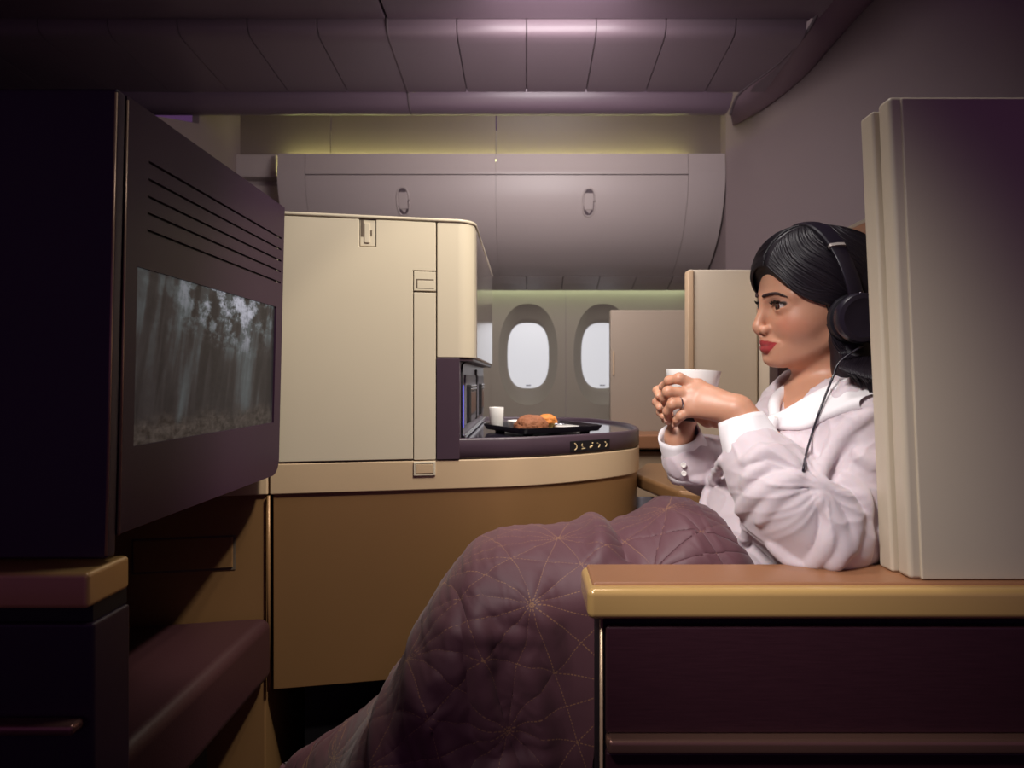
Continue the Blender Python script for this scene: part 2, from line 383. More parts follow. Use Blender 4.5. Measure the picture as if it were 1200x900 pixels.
# service strip under the bins
ssp = [(3.352, .562), (3.42, .536), (3.52, .512)]
bm = bmesh.new()
for k in range(11):
    x0 = -1.2+.2*k; sheet(bm, ssp, x0+.002, min(x0+.198, .972), .01)
o = link('trim_7', frombm(bm), M['bin'], kind='structure')
o = box('trim_8', -1.2, .97, 3.645, 3.685, .546, .552, M['cove2'], bev=0, kind='structure')
box('trim_9', -1.2, .97, 3.525, 3.56, .520, .62, M['bin'], bev=0, kind='structure')
# monument fairing at the left end of the bins
bm = bmesh.new(); box_bm(bm, -1.455, -1.245, 3.06, 3.4, CZ+1.01, CZ+1.125); box_bm(bm, -1.43, -1.225, 3.10, 3.4, CZ+.45, CZ+.985); box_bm(bm, -1.45, -1.23, 3.13, 3.42, CZ+.95, CZ+1.05)
o = link('trim_10', frombm(bm), M['bin'], kind='structure'); bevel(o, .008, 3)

# overhead bins
fr = cr2([(3.0, 1.104), (2.993, 1.04), (2.99, .997), (3.008, .90), (3.06, .786), (3.14, .69), (3.25, .61), (3.345, .565)], 6)
fas = [p for p in fr if p[1] >= .997]; dor = [p for p in fr if p[1] <= .9971]
def bin_(x0, x1, cap, label):
    t = thing('overhead_bin', label, 'overhead bin', W((x0+x1)/2, 3.1, .6), 'closed overhead bins above the windows')
    back = [(y+.015, z+.004) for y, z in fr]+[(3.5, .60), (3.5, .98), (3.10, 1.02), (3.03, 1.05), (3.018, 1.098)]
    extr_x('body', back, x0-.001, x1+.001, M['groove'], t)
    lo, hi = (x0+.003, cap) if cap < (x0+x1)/2 else (cap, x1-.003)
    d0, d1 = (hi, x1+.0045) if lo < (x0+x1)/2 else (x0-.0045, lo)
    def sh(name, prof, a, b):
        bm = bmesh.new(); sheet(bm, prof, a, b, .012); o = link(name, frombm(bm), M['bin'], t); sharp(o, 35); return o
    sh('fascia', fas+[(dor[0][0], dor[0][1]+.004)], d0+.002, d1-.002); sh('door', [(dor[0][0]+.0005, dor[0][1]-.001)]+dor[1:], d0+.002, d1-.002); sh('end_cap', fr, lo, hi)
    return t
def latch(t, x, z):
    Y = lambda b: float(np.interp(b, [p[1] for p in fr][::-1], [p[0] for p in fr][::-1]))
    ring = [Vector((a, Y(b)-.001, CZ+b)) for a, b in oval(x, z, .030, .062, 40, 2.6)]
    l = tube('latch', ring+[ring[0]], .0042, M['bin'], t, 8)
    def plate_(name, pts, o0, o1, m):
        bm = bmesh.new(); a = [bm.verts.new((u, Y(v)-o1, CZ+v)) for u, v in pts]; b = [bm.verts.new((u, Y(v)-o0, CZ+v)) for u, v in pts]; n = len(pts)
        bm.faces.new(a); bm.faces.new(b[::-1])
        for i in range(n): bm.faces.new((a[i], b[i], b[(i+1) % n], a[(i+1) % n]))
        return link(name, frombm(bm), m, l)
    plate_('recess', oval(x, z, .029, .061, 40, 2.6), -.002, .0012, M['groove'])
    bevel(plate_('flap', [(x-.022, z-.034), (x+.022, z-.034), (x+.022, z+.040), (x-.022, z+.040)], -.002, .0045, M['bin']), .002, 2)
ta = bin_(-1.217, -.153, -1.08, 'closed grey overhead bin above the cream storage cabinet, its latch just over the cabinet top'); latch(ta, -.606, .876)
tb = bin_(-.147, .972, .79, 'closed grey overhead bin above the two oval windows, ending at the bulkhead'); latch(tb, .306, .872)
def strip_light(name, label, x0, x1, y0, y1, z0, z1, m):
    o = box(name, x0, x1, y0, y1, z0, z1, m, bev=.001); return tag(o, label, 'strip light')
strip_light('cove_light', 'yellow-green strip light glowing behind the top edge of the overhead bins', -1.2, .80, 3.070, 3.084, 1.094, 1.101, M['cove'])
# ================================================================== LEFT SCREEN PARTITION
tp = thing('screen_partition', 'tall dark aubergine suite partition holding the video screen, its gold ledge at the near end', 'partition', W(-.9, .95, -.9))
def L_shear(o, zb=-.186, h=.527, d=.012):
    for v in o.data.vertices: v.co.x += d*(v.co.z-CZ-zb)/h
    return o
L_shear(box('end_panel', -1.5, -.490, .717, .7345, -.21, .341, M['darkshell'], tp, .004))
box('housing', -1.5, -.4975, .7347, 1.212, -.184, .341, M['darkshell'], tp, .004)
ys = [.737, .782, 1.187, 1.206, 1.2175]; zs = [-.186, -.156, -.083, .141]
gz = [.190, .212, .233, .255, .277]
for g in gz: zs += [g-.0018, g+.0018]
zs += [.341]; ys += [.764, 1.188]; ys = sorted(ys); zs = sorted(zs); bm = bmesh.new()
for i in range(len(ys)-1):
    for j in range(len(zs)-1):
        y0, y1, z0, z1 = ys[i], ys[i+1], zs[j], zs[j+1]; ym, zm = (y0+y1)/2, (z0+z1)/2
        if .764 < ym < 1.188 and -.083 < zm < .141: continue
        if any(abs(zm-g) < .001 for g in gz) and .782 < ym < 1.206: continue
        if ym > 1.187 and zm < -.156:
            continue
        bm.faces.new([bm.verts.new((-.491, a, CZ+b)) for a, b in ((y0, z0), (y1, z0), (y1, z1), (y0, z1))])
c = [(1.187, -.156), (1.187, -.186)]+[(1.187+.0305*math.sin(a), -.156-.030*math.cos(a)) for a in np.linspace(.15, PI/2, 8)]
bm.faces.new([bm.verts.new((-.491, a, CZ+b)) for a, b in c])
bmesh.ops.remove_doubles(bm, verts=bm.verts, dist=1e-5)
o = L_shear(link('fascia', frombm(bm), M['dark'], tp)); s = o.modifiers.new('s', 'SOLIDIFY'); s.thickness = .006; s.offset = -1
fx = o.data.polygons[0].normal.x
if fx < 0: o.data.flip_normals()
L_shear(box('vent_backing', -.498, -.4972, .775, 1.2, .18, .29, M['black'], tp, 0))
bm = bmesh.new(); bm.faces.new([bm.verts.new((-.4945, a, CZ+b)) for a, b in ((.764, -.083), (1.188, -.083), (1.188, .141), (.764, .141))])
SCREEN = L_shear(link('screen', frombm(bm), None, tp))
if SCREEN.data.polygons[0].normal.x < 0: SCREEN.data.flip_normals()
tube('edge_bead', [W(-.4885, .7365, -.186), W(-.478, .7365, .335)], .0014, M['seam'], tp, 6)
tube('edge_bead', [W(-.4905, .7168, -.205), W(-.4785, .7168, .335)], .0016, M['seam'], tp, 6)  # pale tube added for the highlight along the panel edge
box('ledge', -1.5, -.490, .686, .76, -.257, -.216, M['goldrim'], tp, .006, 4)
box('ledge_gap', -1.5, -.494, .700, .76, -.276, -.255, M['black'], tp, .001)
box('lower_panel', -1.5, -.490, .695, .76, -.90, -.276, M['darkshell'], tp, .004)
box('handle_rail', -1.5, -.500, .676, .697, -.394, -.381, M['bronze'], tp, .005, 4)

# ================================================================== FOOT REST
to = thing('ottoman', 'low brown leather footrest below the video screen', 'footrest', W(-.8, .95, -.9))
Lo = lambda x: 1.25+.178*(x+.523)-.002
prism('cushion', [(-1.1, .766), (-.515, .766), (-.515, Lo(-.515)), (-1.1, Lo(-1.1))], -.605, -.478, M['ottoman'], to, .022, 6)
box('base', -1.1, -.58, .80, 1.12, -.90, -.60, M['black'], to, .004)

# ================================================================== SIDE CONSOLE + WORKTOP
def Lf(x): return 1.25+.178*(x+.523)
crv = [(p.x, p.y) for p in catmull([(-.191, 1.309, 0), (-.11, 1.324, 0), (-.032, 1.341, 0), (.083, 1.388, 0), (.189, 1.456, 0), (.262, 1.525, 0), (.293, 1.60, 0), (.302, 1.70, 0), (.295, 1.80, 0), (.261, 1.92, 0), (.205, 2.02, 0), (.095, 2.08, 0), (-.05, 2.1, 0), (-.191, 2.1, 0)], 7)]
def inset(pts, d):
    out = []; n = len(pts)
    for i in range(n):
        a, b = Vector(pts[i-1]), Vector(pts[(i+1) % n]); p = Vector(pts[i]); t1 = (p-a).normalized(); t2 = (b-p).normalized()
        nrm = Vector((-(t1+t2).y, (t1+t2).x)).normalized(); c = max(.4, nrm.dot(Vector((-t1.y, t1.x)))); out.append(tuple(p+nrm*d/c))
    return out
full = [(-.523, Lf(-.523))]+crv+[(-.523, 2.1)]; leftp = [(-1.2, Lf(-1.2)), (-.527, Lf(-.527)), (-.527, 2.1), (-1.2, 2.1)]
tc = thing('side_console', 'bronze side console with tan leather band and rounded end, under the meal tray', 'console', W(-.2, 1.6, -.9))
prism('base_panel', inset(full, .005), -.634, -.234, M['gold'], tc, .002, ang=50)
prism('plinth', inset(full, .05), -.90, -.634, M['black'], tc, 0)
prism('footwell_panel', inset(leftp, .006), -.90, -.234, M['gold'], tc, .003)
prism('leather_band', full, -.2345, -.1715, M['band'], tc, .003, ang=50)
prism('footwell_band', leftp, -.2345, -.1715, M['band'], tc, .003)
tube('edge_bead', [W(-.525, Lf(-.525)+.001, -.634), W(-.525, Lf(-.525)+.001, -.236)], .0035, M['gold'], tc, 8)
def slab(name, poly, m, parent, d0=0, d1=.004, bev=.0012, line=Lf):
    bm = bmesh.new(); a = [bm.verts.new((x, line(x)-d1, CZ+z)) for x, z in poly]; b = [bm.verts.new((x, line(x)-d0, CZ+z)) for x, z in poly]; n = len(poly)
    bm.faces.new(a); bm.faces.new(b[::-1])
    for i in range(n): bm.faces.new((a[i], b[i], b[(i+1) % n], a[(i+1) % n]))
    o = link(name, frombm(bm), m, parent)
    if bev: bevel(o, bev, 2)
    return o
def rc(x0, x1, z0, z1): return [(x0, z0), (x1, z0), (x1, z1), (x0, z1)]
lg = lambda x: Lf(x)+.0062
slab('access_frame', rc(-.777, -.589, -.384, -.314), M['cream_gap'], tc, -.001, .0015, 0, lg)  # dark slab draws the shadow line round the flap
slab('access_flap', rc(-.7735, -.5935, -.379, -.3175), M['gold'], tc, 0, .0045, .0015, lg)
tw = thing('worktop', 'glossy dark counter top with rounded end carrying the breakfast tray', 'counter', W(0, 1.7, -.17))
prism('top_surface', inset(crv, .004), -.150, -.134, M['counter'], tw, 0)
bm = bmesh.new(); loops = []
for d, z in ((.004, -.170), (0, -.166), (0, -.130), (.003, -.1262), (.010, -.1262), (.013, -.130), (.0135, -.140)):
    loops.append([bm.verts.new((x, y, CZ+z)) for x, y in inset(crv, d)])
for a, b in zip(loops, loops[1:]):
    for k in range(len(a)-1): bm.faces.new((a[k], a[k+1], b[k+1], b[k]))
sharp(link('rim', frombm(bm), M['rim'], tw), 60)
# small key panel with pictograms on the rim
seg = [p for p in crv]; cum = [0]
for a, b in zip(seg, seg[1:]): cum.append(cum[-1]+math.dist(a, b))
def on_rim(s, d=0):
    x = np.interp(s, cum, [p[0] for p in seg]); y = np.interp(s, cum, [p[1] for p in seg]); e = .01
    x2 = np.interp(s+e, cum, [p[0] for p in seg]); y2 = np.interp(s+e, cum, [p[1] for p in seg]); t = Vector((x2-x, y2-y)).normalized()
    return Vector((x+t.y*d, y-t.x*d))
s0 = min(range(len(seg)), key=lambda i: abs(VX+F*seg[i][0]/seg[i][1]-668)); s0 = cum[s0]; s1 = s0+.118
bm = bmesh.new(); rr = []
for k in range(13):
    s = s0+(s1-s0)*k/12; r = []
    for d, z in ((-.002, -.1655), (.0016, -.1645), (.0016, -.1405), (-.002, -.1395)):
        p = on_rim(s, d); r.append(bm.verts.new((p.x, p.y, CZ+z)))
    rr.append(r)
for a, b in zip(rr, rr[1:]):
    for k in range(3): bm.faces.new((a[k], a[k+1], b[k+1], b[k]))
bm.faces.new(rr[0]); bm.faces.new(rr[-1][::-1])
kp = link('key_panel', frombm(bm), M['black'], tw)
M['icon'] = mat('pale_pictogram', srgb(226, 200, 150), .5, noise=.03)
icons = [[[(-.3, .9), (.1, .6), (.35, 0), (.2, -.6), (-.25, -.9)]], [[(-.35, .7), (-.45, .1), (-.1, -.3)], [(-.5, -.75), (.45, -.6)]], [[(-.45, -.6), (.1, -.4), (.35, .1)], [(.35, .5), (.4, .85)], [(-.4, -.45), (.1, -.15)]], [[(-.1, -.7), (.25, -.4), (.35, .2)], [(-.35, .6), (-.15, .45)]], [[(-.1, -.7), (.25, -.4), (.35, .2)], [(-.25, .75), (-.05, .6), (.0, .4)]]]
for i, ic in enumerate(icons):
    bm = bmesh.new(); sc_ = s0+.014+.0225*i
    for st in ic:
        pp = []
        for u, v in catmull([(a, b, 0) for a, b in st], 3) and [(q.x, q.y) for q in catmull([(a, b, 0) for a, b in st], 3)]:
            q = on_rim(sc_+u*.0105, .0018); pp.append((q.x, q.y, CZ-.1525+v*.0082))
        tube_bm(bm, pp, .0012 if i != 2 else .0016, 6)
    link('pictogram', frombm(bm), M['icon'], kp, smooth=True)

# ================================================================== STORAGE CABINET
tk = thing('storage_cabinet', 'tall cream storage cabinet with door latch and dark socket niche, beside the video screen', 'cabinet', W(-.35, 1.6, -.17))
cx, cy, R = -.155, Lf(-.155)+.042, .042
cor = [(cx+R*math.sin(a), cy-R*math.cos(a)) for a in np.linspace(.17, PI/2, 10)]
up = [(-.191, Lf(-.191))]+cor+[(-.113, 2.01), (-.118, 2.035), (-.14, 2.045), (-.191, 2.045)]
prism('corner_body', up, .047, .338, M['cream'], tk, .0025, 3, 40)
lowp = [(-.62, Lf(-.62)+.003), (-.193, Lf(-.193)+.003), (-.193, 2.04), (-.62, 2.04)]
prism('body', lowp, -.171, .338, M['cream_gap'], tk, 0)
topo = [(-.62, Lf(-.62))]+up[:-1]+[(-.62, 2.045)]
prism('top_cap', inset(topo, -.003), .3365, .344, M['cream'], tk, .003, 3, 40)
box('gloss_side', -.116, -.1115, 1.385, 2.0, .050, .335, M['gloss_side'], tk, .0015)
prism('corner_underside', inset(up, .004), .040, .047, M['rim'], tk, .001, 2, 40)
ld = lambda x: Lf(x)+.002
slab('door', [(-.62, -.168), (-.2405, -.168), (-.2405, .2315), (-.1935, .2315), (-.1935, .335), (-.315, .335), (-.315, .278), (-.349, .278), (-.349, .335), (-.62, .335)], M['cream'], tk, -.004, .003, .0012, ld)
lt = slab('latch', [(-.3475, .2795), (-.3165, .2795), (-.3165, .334), (-.3475, .334)], M['cream'], tk, -.004, .0008, .001, ld)
slab('slot', [(-.3455, .299), (-.3405, .299), (-.3405, .334), (-.3455, .334)], M['cream_gap'], lt, -.003, .0014, 0, ld)
slab('bolt', [(-.3385, .286), (-.3275, .286), (-.3275, .328), (-.3385, .328)], M['cream'], lt, -.003, .003, .001, ld)
slab('catch', [(-.3265, .301), (-.3235, .301), (-.3235, .313), (-.3265, .313)], M['cream_gap'], lt, -.003, .0014, 0, ld)
slab('hinge_post', rc(-.2385, -.1935, -.170, .1850), M['cream'], tk, -.004, .003, .0012, ld)
hb = slab('hinge_bracket', rc(-.2385, -.1935, .1885, .2295), M['cream'], tk, -.004, .003, .0012, ld)
slab('slot', rc(-.234, -.197, .1935, .2135), M['cream_gap'], hb, 0, .0032, 0, ld); slab('slot_flap', rc(-.231, -.197, .1935, .2105), M['cream'], hb, 0, .0038, .0008, ld)
hb = slab('hinge_bracket', rc(-.2385, -.1935, -.2035, -.1735), M['cream'], tk, -.004, .0055, .0012, ld)
slab('bracket_frame', rc(-.2345, -.1975, -.1995, -.1775), M['cream_gap'], hb, 0, .0058, 0, ld); slab('bracket_plate', rc(-.2330, -.1990, -.198, -.179), M['band'], hb, 0, .0064, .0006, ld)
nb = [(-.1915, Lf(-.1915)-.001), (-.1475, Lf(-.1475)-.001), (-.1435, Lf(-.1435)+.004), (-.1435, 2.04), (-.1915, 2.04)]
prism('niche', nb, -.134, .0405, M['nichewall'], tk, .002, 2)
nf = [(-.1915, -.170), (-.1435, -.170), (-.1435, .0465), (-.1915, .0465)]
slab('niche_face', nf, M['rim'], tk, -.003, .0045, .001, ld)
# rounded opening edge, sockets and metal sill on the niche wall (faces the seat)
XN = -.143
tube('niche_edge', [W(XN+.001, 1.345, -.132), W(XN+.001, 1.345, .022), W(XN+.002, 1.352, .034), W(XN+.006, 1.375, .0395), W(XN+.014, 1.43, .0405)], .0022, M['black'], tk, 8)
def plate(name, y0, y1, z0, z1, m, parent, t=.004, bev=.001): return box(name, XN-.004, XN+t, y0, y1, z0, z1, m, parent, bev)
plate('blue_light', 1.368, 1.388, -.108, -.012, M['blue'], tk, .002)
for y0, y1 in ((1.42, 1.70), (1.78, 2.0)):
    so = plate('socket_panel', y0, y1, -.105, .012, M['grey'], tk, .003)
    plate('socket_grip', y0+.02, y0+.065, -.102, -.012, M['black'], so, .010, .004)
    plate('socket_lid', y0+.09, y1-.03, -.085, -.030, M['bronze'], so, .006, .002)
    plate('trim_bar', y0+.09, y1-.03, -.026, -.021, M['steel'], so, .008, .001); plate('trim_bar', y0+.09, y1-.03, -.017, -.013, M['steel'], so, .008, .001)
plate('divider', 1.72, 1.735, -.11, .028, M['black'], tk, .004); plate('sill', 1.36, 2.03, -.131, -.122, M['steel'], tk, .008, .002)

# ================================================================== SEAT
ts = thing('suite_seat', 'brown leather suite seat with gold armrest and walnut side panel, occupied by the woman', 'seat', W(.5, 1.05, -.9))
ar = box('armrest', .0745, 1.5, .749, .846, -.294, -.256, M['goldrim'], ts, .009, 5)
box('leather_pad', .082, 1.48, .765, .8435, -.262, -.2525, M['pad'], ar, .004, 4)
box('side_panel', .092, 1.5, .770, .838, -.90, -.293, M['black'], ts, .003)
sp = box('walnut_face', .0985, 1.5, .7605, .775, -.4385, -.306, M['walnut'], ts, .003)
box('lower_face', .0985, 1.5, .7605, .775, -.90, -.462, M['walnut'], ts, .003)
box('pull_rail', .0985, 1.5, .746, .772, -.4575, -.4385, M['bronze'], ts, .006, 4)
tube('edge_bead', [W(.0935, .7675, -.90), W(.0935, .7675, -.296)], .0022, M['seam'], ts, 8)
box('seat_cushion', .10, .64, .848, 1.30, -.60, -.445, M['pad'], ts, .03, 5)
box('seat_base', .14, .69, .85, 1.30, -.90, -.60, M['black'], ts, .005)
bm = bmesh.new(); box_bm(bm, .60, .70, .86, 1.30, CZ-.46, CZ+.12)
for v in bm.verts:
    if v.co.z < CZ: v.co.x -= .03
bevel(link('backrest', frombm(bm), M['pad'], ts), .03, 5)
bevel(box('headrest', .60, .695, .93, 1.27, .13, .29, M['pad'], ts, 0), .03, 5)
far = [(.345, 1.40), (.285, 1.66), (.36, 1.86), (.69, 1.86), (.69, 1.36), (.44, 1.34)]
prism('far_console', far, -.288, -.252, M['gold'], ts, .010, 4)
prism('far_support', [(.335, 1.46), (.37, 1.42), (.69, 1.40), (.69, 1.84), (.36, 1.62)], -.90, -.288, M['gold'], ts, .004)
box('stowage_box', .295, .36, 1.66, 1.80, -.90, -.36, M['black'], ts, .004)
tm = thing('magazine_rack', 'grey literature holder with upright papers in the dark recess beyond her lap', 'holder', W(.31, 1.62, -.45))
box('holder_lip', .272, .345, 1.595, 1.605, -.335, -.305, M['grey'], tm, .002); box('holder_back', .272, .345, 1.60, 1.655, -.46, -.325, M['black'], tm, .002)
for k in range(4): box('paper', .277+.017*k, .288+.017*k, 1.592, 1.64, -.44, -.34-.006*(k % 2), M['grey'], tm, .001)
# privacy shell around the seat
tv = thing('privacy_shell', 'cream privacy shell wrapped around the seat behind the woman, its wing standing on the armrest', 'partition', W(.8, .9, -.25))
def lean(o):
    for v in o.data.vertices: v.co.x -= .026*(v.co.z-CZ+.25)/.6
    return o
lean(box('wing_panel', .4835, 1.5, .775, .802, -.2525, .358, M['cream'], tv, .006, 4))
lean(box('wing_face', .4975, 1.5, .7725, .780, -.2515, .3545, M['cream'], tv, .002, 3))
lean(box('wing_liner', .4785, 1.5, .8045, .834, -.2525, .352, M['cream'], tv, .004, 4))
box('shell_back', .72, .75, .836, 1.93, -.9, .345, M['cream'], tv, .006, 4)
box('far_wing', .500, .716, 1.90, 1.93, -.9, .341, M['cream'], tv, .006, 4)
box('far_wing_edge', .4975, .516, 1.893, 1.934, -.9, .338, M['band'], tv, .004, 3)
box('headrest_trim', .655, .716, 1.60, 1.66, -.02, .10, M['walnut'], tv, .003)
tn = thing('window_suite', 'beige partition of the suite beside the window, second panel behind the worktop', 'partition', W(.55, 2.55, -.9))
box('panel', .352, .93, 2.58, 2.62, -.9, .293, M['beige'], tn, .006, 4); box('ledge', .30, .93, 2.40, 2.58, -.272, -.215, M['pad'], tn, .008, 3); box('lower_body', .33, .93, 2.44, 2.58, -.9, -.285, M['band'], tn, .006)
box('hinge', .362, .368, 2.574, 2.58, .02, .12, M['band'], tn, .001)
# ================================================================== MEAL ON THE WORKTOP
ZT = -.134
T0 = Vector((-.010, 1.425)); eA = Vector((-.105, .178)).normalized(); eB = Vector((.205, .120)).normalized()
def tl(a, b, z): q = T0+eA*a+eB*b; return Vector((q.x, q.y, CZ+z))
tt = thing('serving_tray', 'black square breakfast tray on small feet standing on the dark worktop', 'tray', (T0.x+.1, T0.y+.1, CZ+ZT))
LA, LB = .205, .235
bm = bmesh.new(); loops = []
for ins, z in ((.010, -.1285), (.004, -.1275), (-.004, -.116), (-.0045, -.1135), (-.002, -.1135), (.006, -.1245), (.012, -.1255)):
    r = .018; L = []
    for ca, cb, a0 in ((r, r, PI), (LA-r, r, 1.5*PI), (LA-r, LB-r, 0), (r, LB-r, .5*PI)):
        for k in range(6):
            t = a0+k*PI/10; rr = r-ins
            L.append(bm.verts.new(tl(ca+rr*math.cos(t), cb+rr*math.sin(t), z)))
    loops.append(L)
for a, b in zip(loops, loops[1:]):
    for k in range(len(a)): bm.faces.new((a[k], a[(k+1) % len(a)], b[(k+1) % len(b)], b[k]))
bm.faces.new(loops[0]); bm.faces.new(loops[-1])
sharp(link('tray_body', frombm(bm), M['tray'], tt), 40)
for a in (.03, .175):
    for b in (.035, .20):
        c = tl(a, b, 0); lathe('foot', [(0, -.1338), (.012, -.1338), (.014, -.1275), (0, -.1275)], M['tray'], tt, Matrix.Translation(c), 20)
ZB = -.1253
def put(px, py, Y):  # a spot on the tray floor
    return None
def at_tray(a, b): return tl(a, b, ZB)
c = at_tray(.182, .028)
tag(lathe('small_cup', [(0, .0), (.0165, .0), (.0178, .003), (.0186, .030), (.0195, .053), (.0188, .054), (.0178, .052), (.0168, .02), (.015, .006), (0, .005)], M['white'], None, Matrix.Translation(c)), 'small plain white beaker at the left corner of the breakfast tray', 'cup')
c = at_tray(.150, .075)
tag(lathe('bowl', [(0, .0), (.022, .0), (.0245, .003), (.0285, .019), (.0275, .020), (.0255, .017), (.021, .005), (0, .004)], M['white'], None, Matrix.Translation(c)), 'low white bowl behind the brown bread roll on the tray', 'bowl')
def bake(name, c, r, m, seed, lump, cracks, rot=0, parent=None, flat=.3):
    bm = bmesh.new(); bmesh.ops.create_icosphere(bm, subdivisions=5, radius=1)
    from mathutils import noise as mn
    for v in bm.verts:
        d = v.co.copy(); n = mn.noise(d*2.2+Vector((seed, 0, 0)))*lump+mn.noise(d*6+Vector((0, seed, 0)))*lump*.35
        cr = abs(mn.noise(d*3.3+Vector((seed*3, 1, 0)))); n -= cracks*max(0, 1-cr/.06)*.5*(d.z > -.2)
        v.co = d*(1+n)
        if v.co.z < -flat: v.co.z = -flat-(v.co.z+flat)*-.06
        v.co = Vector((v.co.x*r[0], v.co.y*r[1], (v.co.z+flat)*r[2]))
    bm.transform(Matrix.Translation(c) @ Matrix.Rotation(rot, 4, 'Z'))
    return link(name, frombm(bm), m, parent, smooth=True)
M['rye'] = mat('rye_crust', srgb(150, 92, 60), .75, noise=.35, scale=55, bump=.6, bscale=320)
M['muffin'] = mat('muffin_crust', srgb(214, 128, 52), .65, noise=.35, scale=40, bump=.5, bscale=260)
M['crumb'] = mat('muffin_side', srgb(228, 190, 110), .7, noise=.2, scale=40, bump=.4, bscale=260)
tag(bake('bread_roll', at_tray(.062, .062), (.046, .034, .030), M['rye'], 2.3, .09, .22, .5), 'cracked brown bread roll near the front corner of the tray', 'bread')
mu = tag(lathe('muffin', [(0, 0), (.017, 0), (.0225, .018), (.02, .022), (0, .022)], M['crumb'], None, Matrix.Translation(at_tray(.108, .136)), 24), 'small golden orange muffin behind the brown bread roll', 'muffin')
bake('muffin_top', at_tray(.108, .136)+Vector((0, 0, .014)), (.027, .026, .018), M['muffin'], 5.1, .10, .08, 0, mu, .25)
bm = bmesh.new(); q = [(.05, .150), (.105, .150), (.105, .200), (.05, .200)]
a = [bm.verts.new(tl(u, v, ZB+.0005)) for u, v in q]; b = [bm.verts.new(tl(u, v, ZB+.008)) for u, v in q]; bm.faces.new(a[::-1]); bm.faces.new(b)
for i in range(4): bm.faces.new((a[i], a[(i+1) % 4], b[(i+1) % 4], b[i]))
tag(bevel(link('dish', frombm(bm), M['white']), .003, 3), 'flat white dish lying towards the right end of the tray', 'dish')
# cutlery
def cutlery(name, label, a, b0, b1, kind):
    t = thing(name, label, 'cutlery', at_tray(a, b0))
    tube('handle', [tl(a, b0+(b1-b0)*.45, ZB+.004), tl(a, b0+(b1-b0)*.75, ZB+.006), tl(a, b1, ZB+.005)], [.0022, .003, .0042], M['steel'], t, 10, .45)
    if kind == 'fork':
        tube('fork_head', [tl(a, b0+.030, ZB+.0045), tl(a, b0+.044, ZB+.003), tl(a, b0+(b1-b0)*.46, ZB+.004)], [.008, .0085, .0024], M['steel'], t, 12, .22)
        for k in range(4):
            o_ = (k-1.5)*.0042; tube('tine', [tl(a+o_, b0, ZB+.0065), tl(a+o_, b0+.016, ZB+.0045), tl(a+o_, b0+.032, ZB+.0045)], [.0008, .0012, .0014], M['steel'], t, 6)
    else:
        tube('knife_blade', [tl(a, b0, ZB+.004), tl(a+.001, b0+.02, ZB+.004), tl(a, b0+(b1-b0)*.47, ZB+.004)], [.003, .0085, .006], M['steel'], t, 12, .16)
    return t
cutlery('fork', 'steel fork lying beside the muffin, handle over the right rim of the tray', .150, .115, .262, 'fork')
cutlery('knife', 'steel table knife lying behind the fork on the tray', .178, .105, .262, 'knife')

# ================================================================== CUP IN HER HANDS
cupM = Matrix.Translation(W(.2755, 1.03, -.0685)) @ Matrix.Rotation(math.radians(3), 4, 'Y')
cup = tag(lathe('coffee_cup', [(0, .004), (.0265, .004), (.0285, .006), (.034, .03), (.0405, .06), (.0450, .0835), (.0446, .0845), (.0435, .084), (.039, .06), (.032, .03), (.026, .009), (0, .008)], M['white'], None, cupM, 72), 'flared white porcelain cup held in the woman\'s two hands', 'cup')
lathe('foot_ring', [(0, 0), (.0285, 0), (.0305, .002), (.0300, .0062), (0, .0062)], M['black'], cup, cupM, 48)
# ================================================================== THE WOMAN
def v3(p): return np.array([p[0], p[1], p[2]])
yaw = math.radians(3); roll = math.radians(6.5); Fd = np.array([-math.cos(yaw), -math.sin(yaw), 0]); Ld = np.array([math.sin(yaw), -math.cos(yaw), 0]); Ud = np.array([0, 0, 1.])
Ld, Ud = Ld*math.cos(roll)-Ud*math.sin(roll), Ud*math.cos(roll)+Ld*math.sin(roll)
pit = math.radians(5); Fd, Ud = Fd*math.cos(pit)-Ud*math.sin(pit), Ud*math.cos(pit)+Fd*math.sin(pit)
HS = 1.03; HO = np.array([.391, 1.0, CZ+.1185])-.078*HS*Fd
def H(u, v, w): return HO+HS*(u*Fd+v*Ld+w*Ud)
RM = np.stack([Fd, Ld, Ud], 1)       # columns = local axes
RMl = [[RM[0, 0], RM[0, 1], RM[0, 2]], [RM[1, 0], RM[1, 1], RM[1, 2]], [RM[2, 0], RM[2, 1], RM[2, 2]]]
def hell(S, c, r, k, op='add'): S.ell(H(*c), [HS*x for x in r], RMl, k, op)
def hcap(S, a, b, ra, rb, k, op='add'): S.cap(H(*a), H(*b), HS*ra, HS*rb, k, op)

B = SDF(axis((-.50, .20, .012), (.20, .36, .0021), (.36, .47, .0014), (.47, .62, .003)),
        axis((.78, .90, .003), (.90, 1.06, .0015), (1.06, 1.32, .004)),
        axis((0.02, CZ-.12, .010), (CZ-.12, CZ+.0, .0019), (CZ, CZ+.16, .0014), (CZ+.16, CZ+.30, .004)))
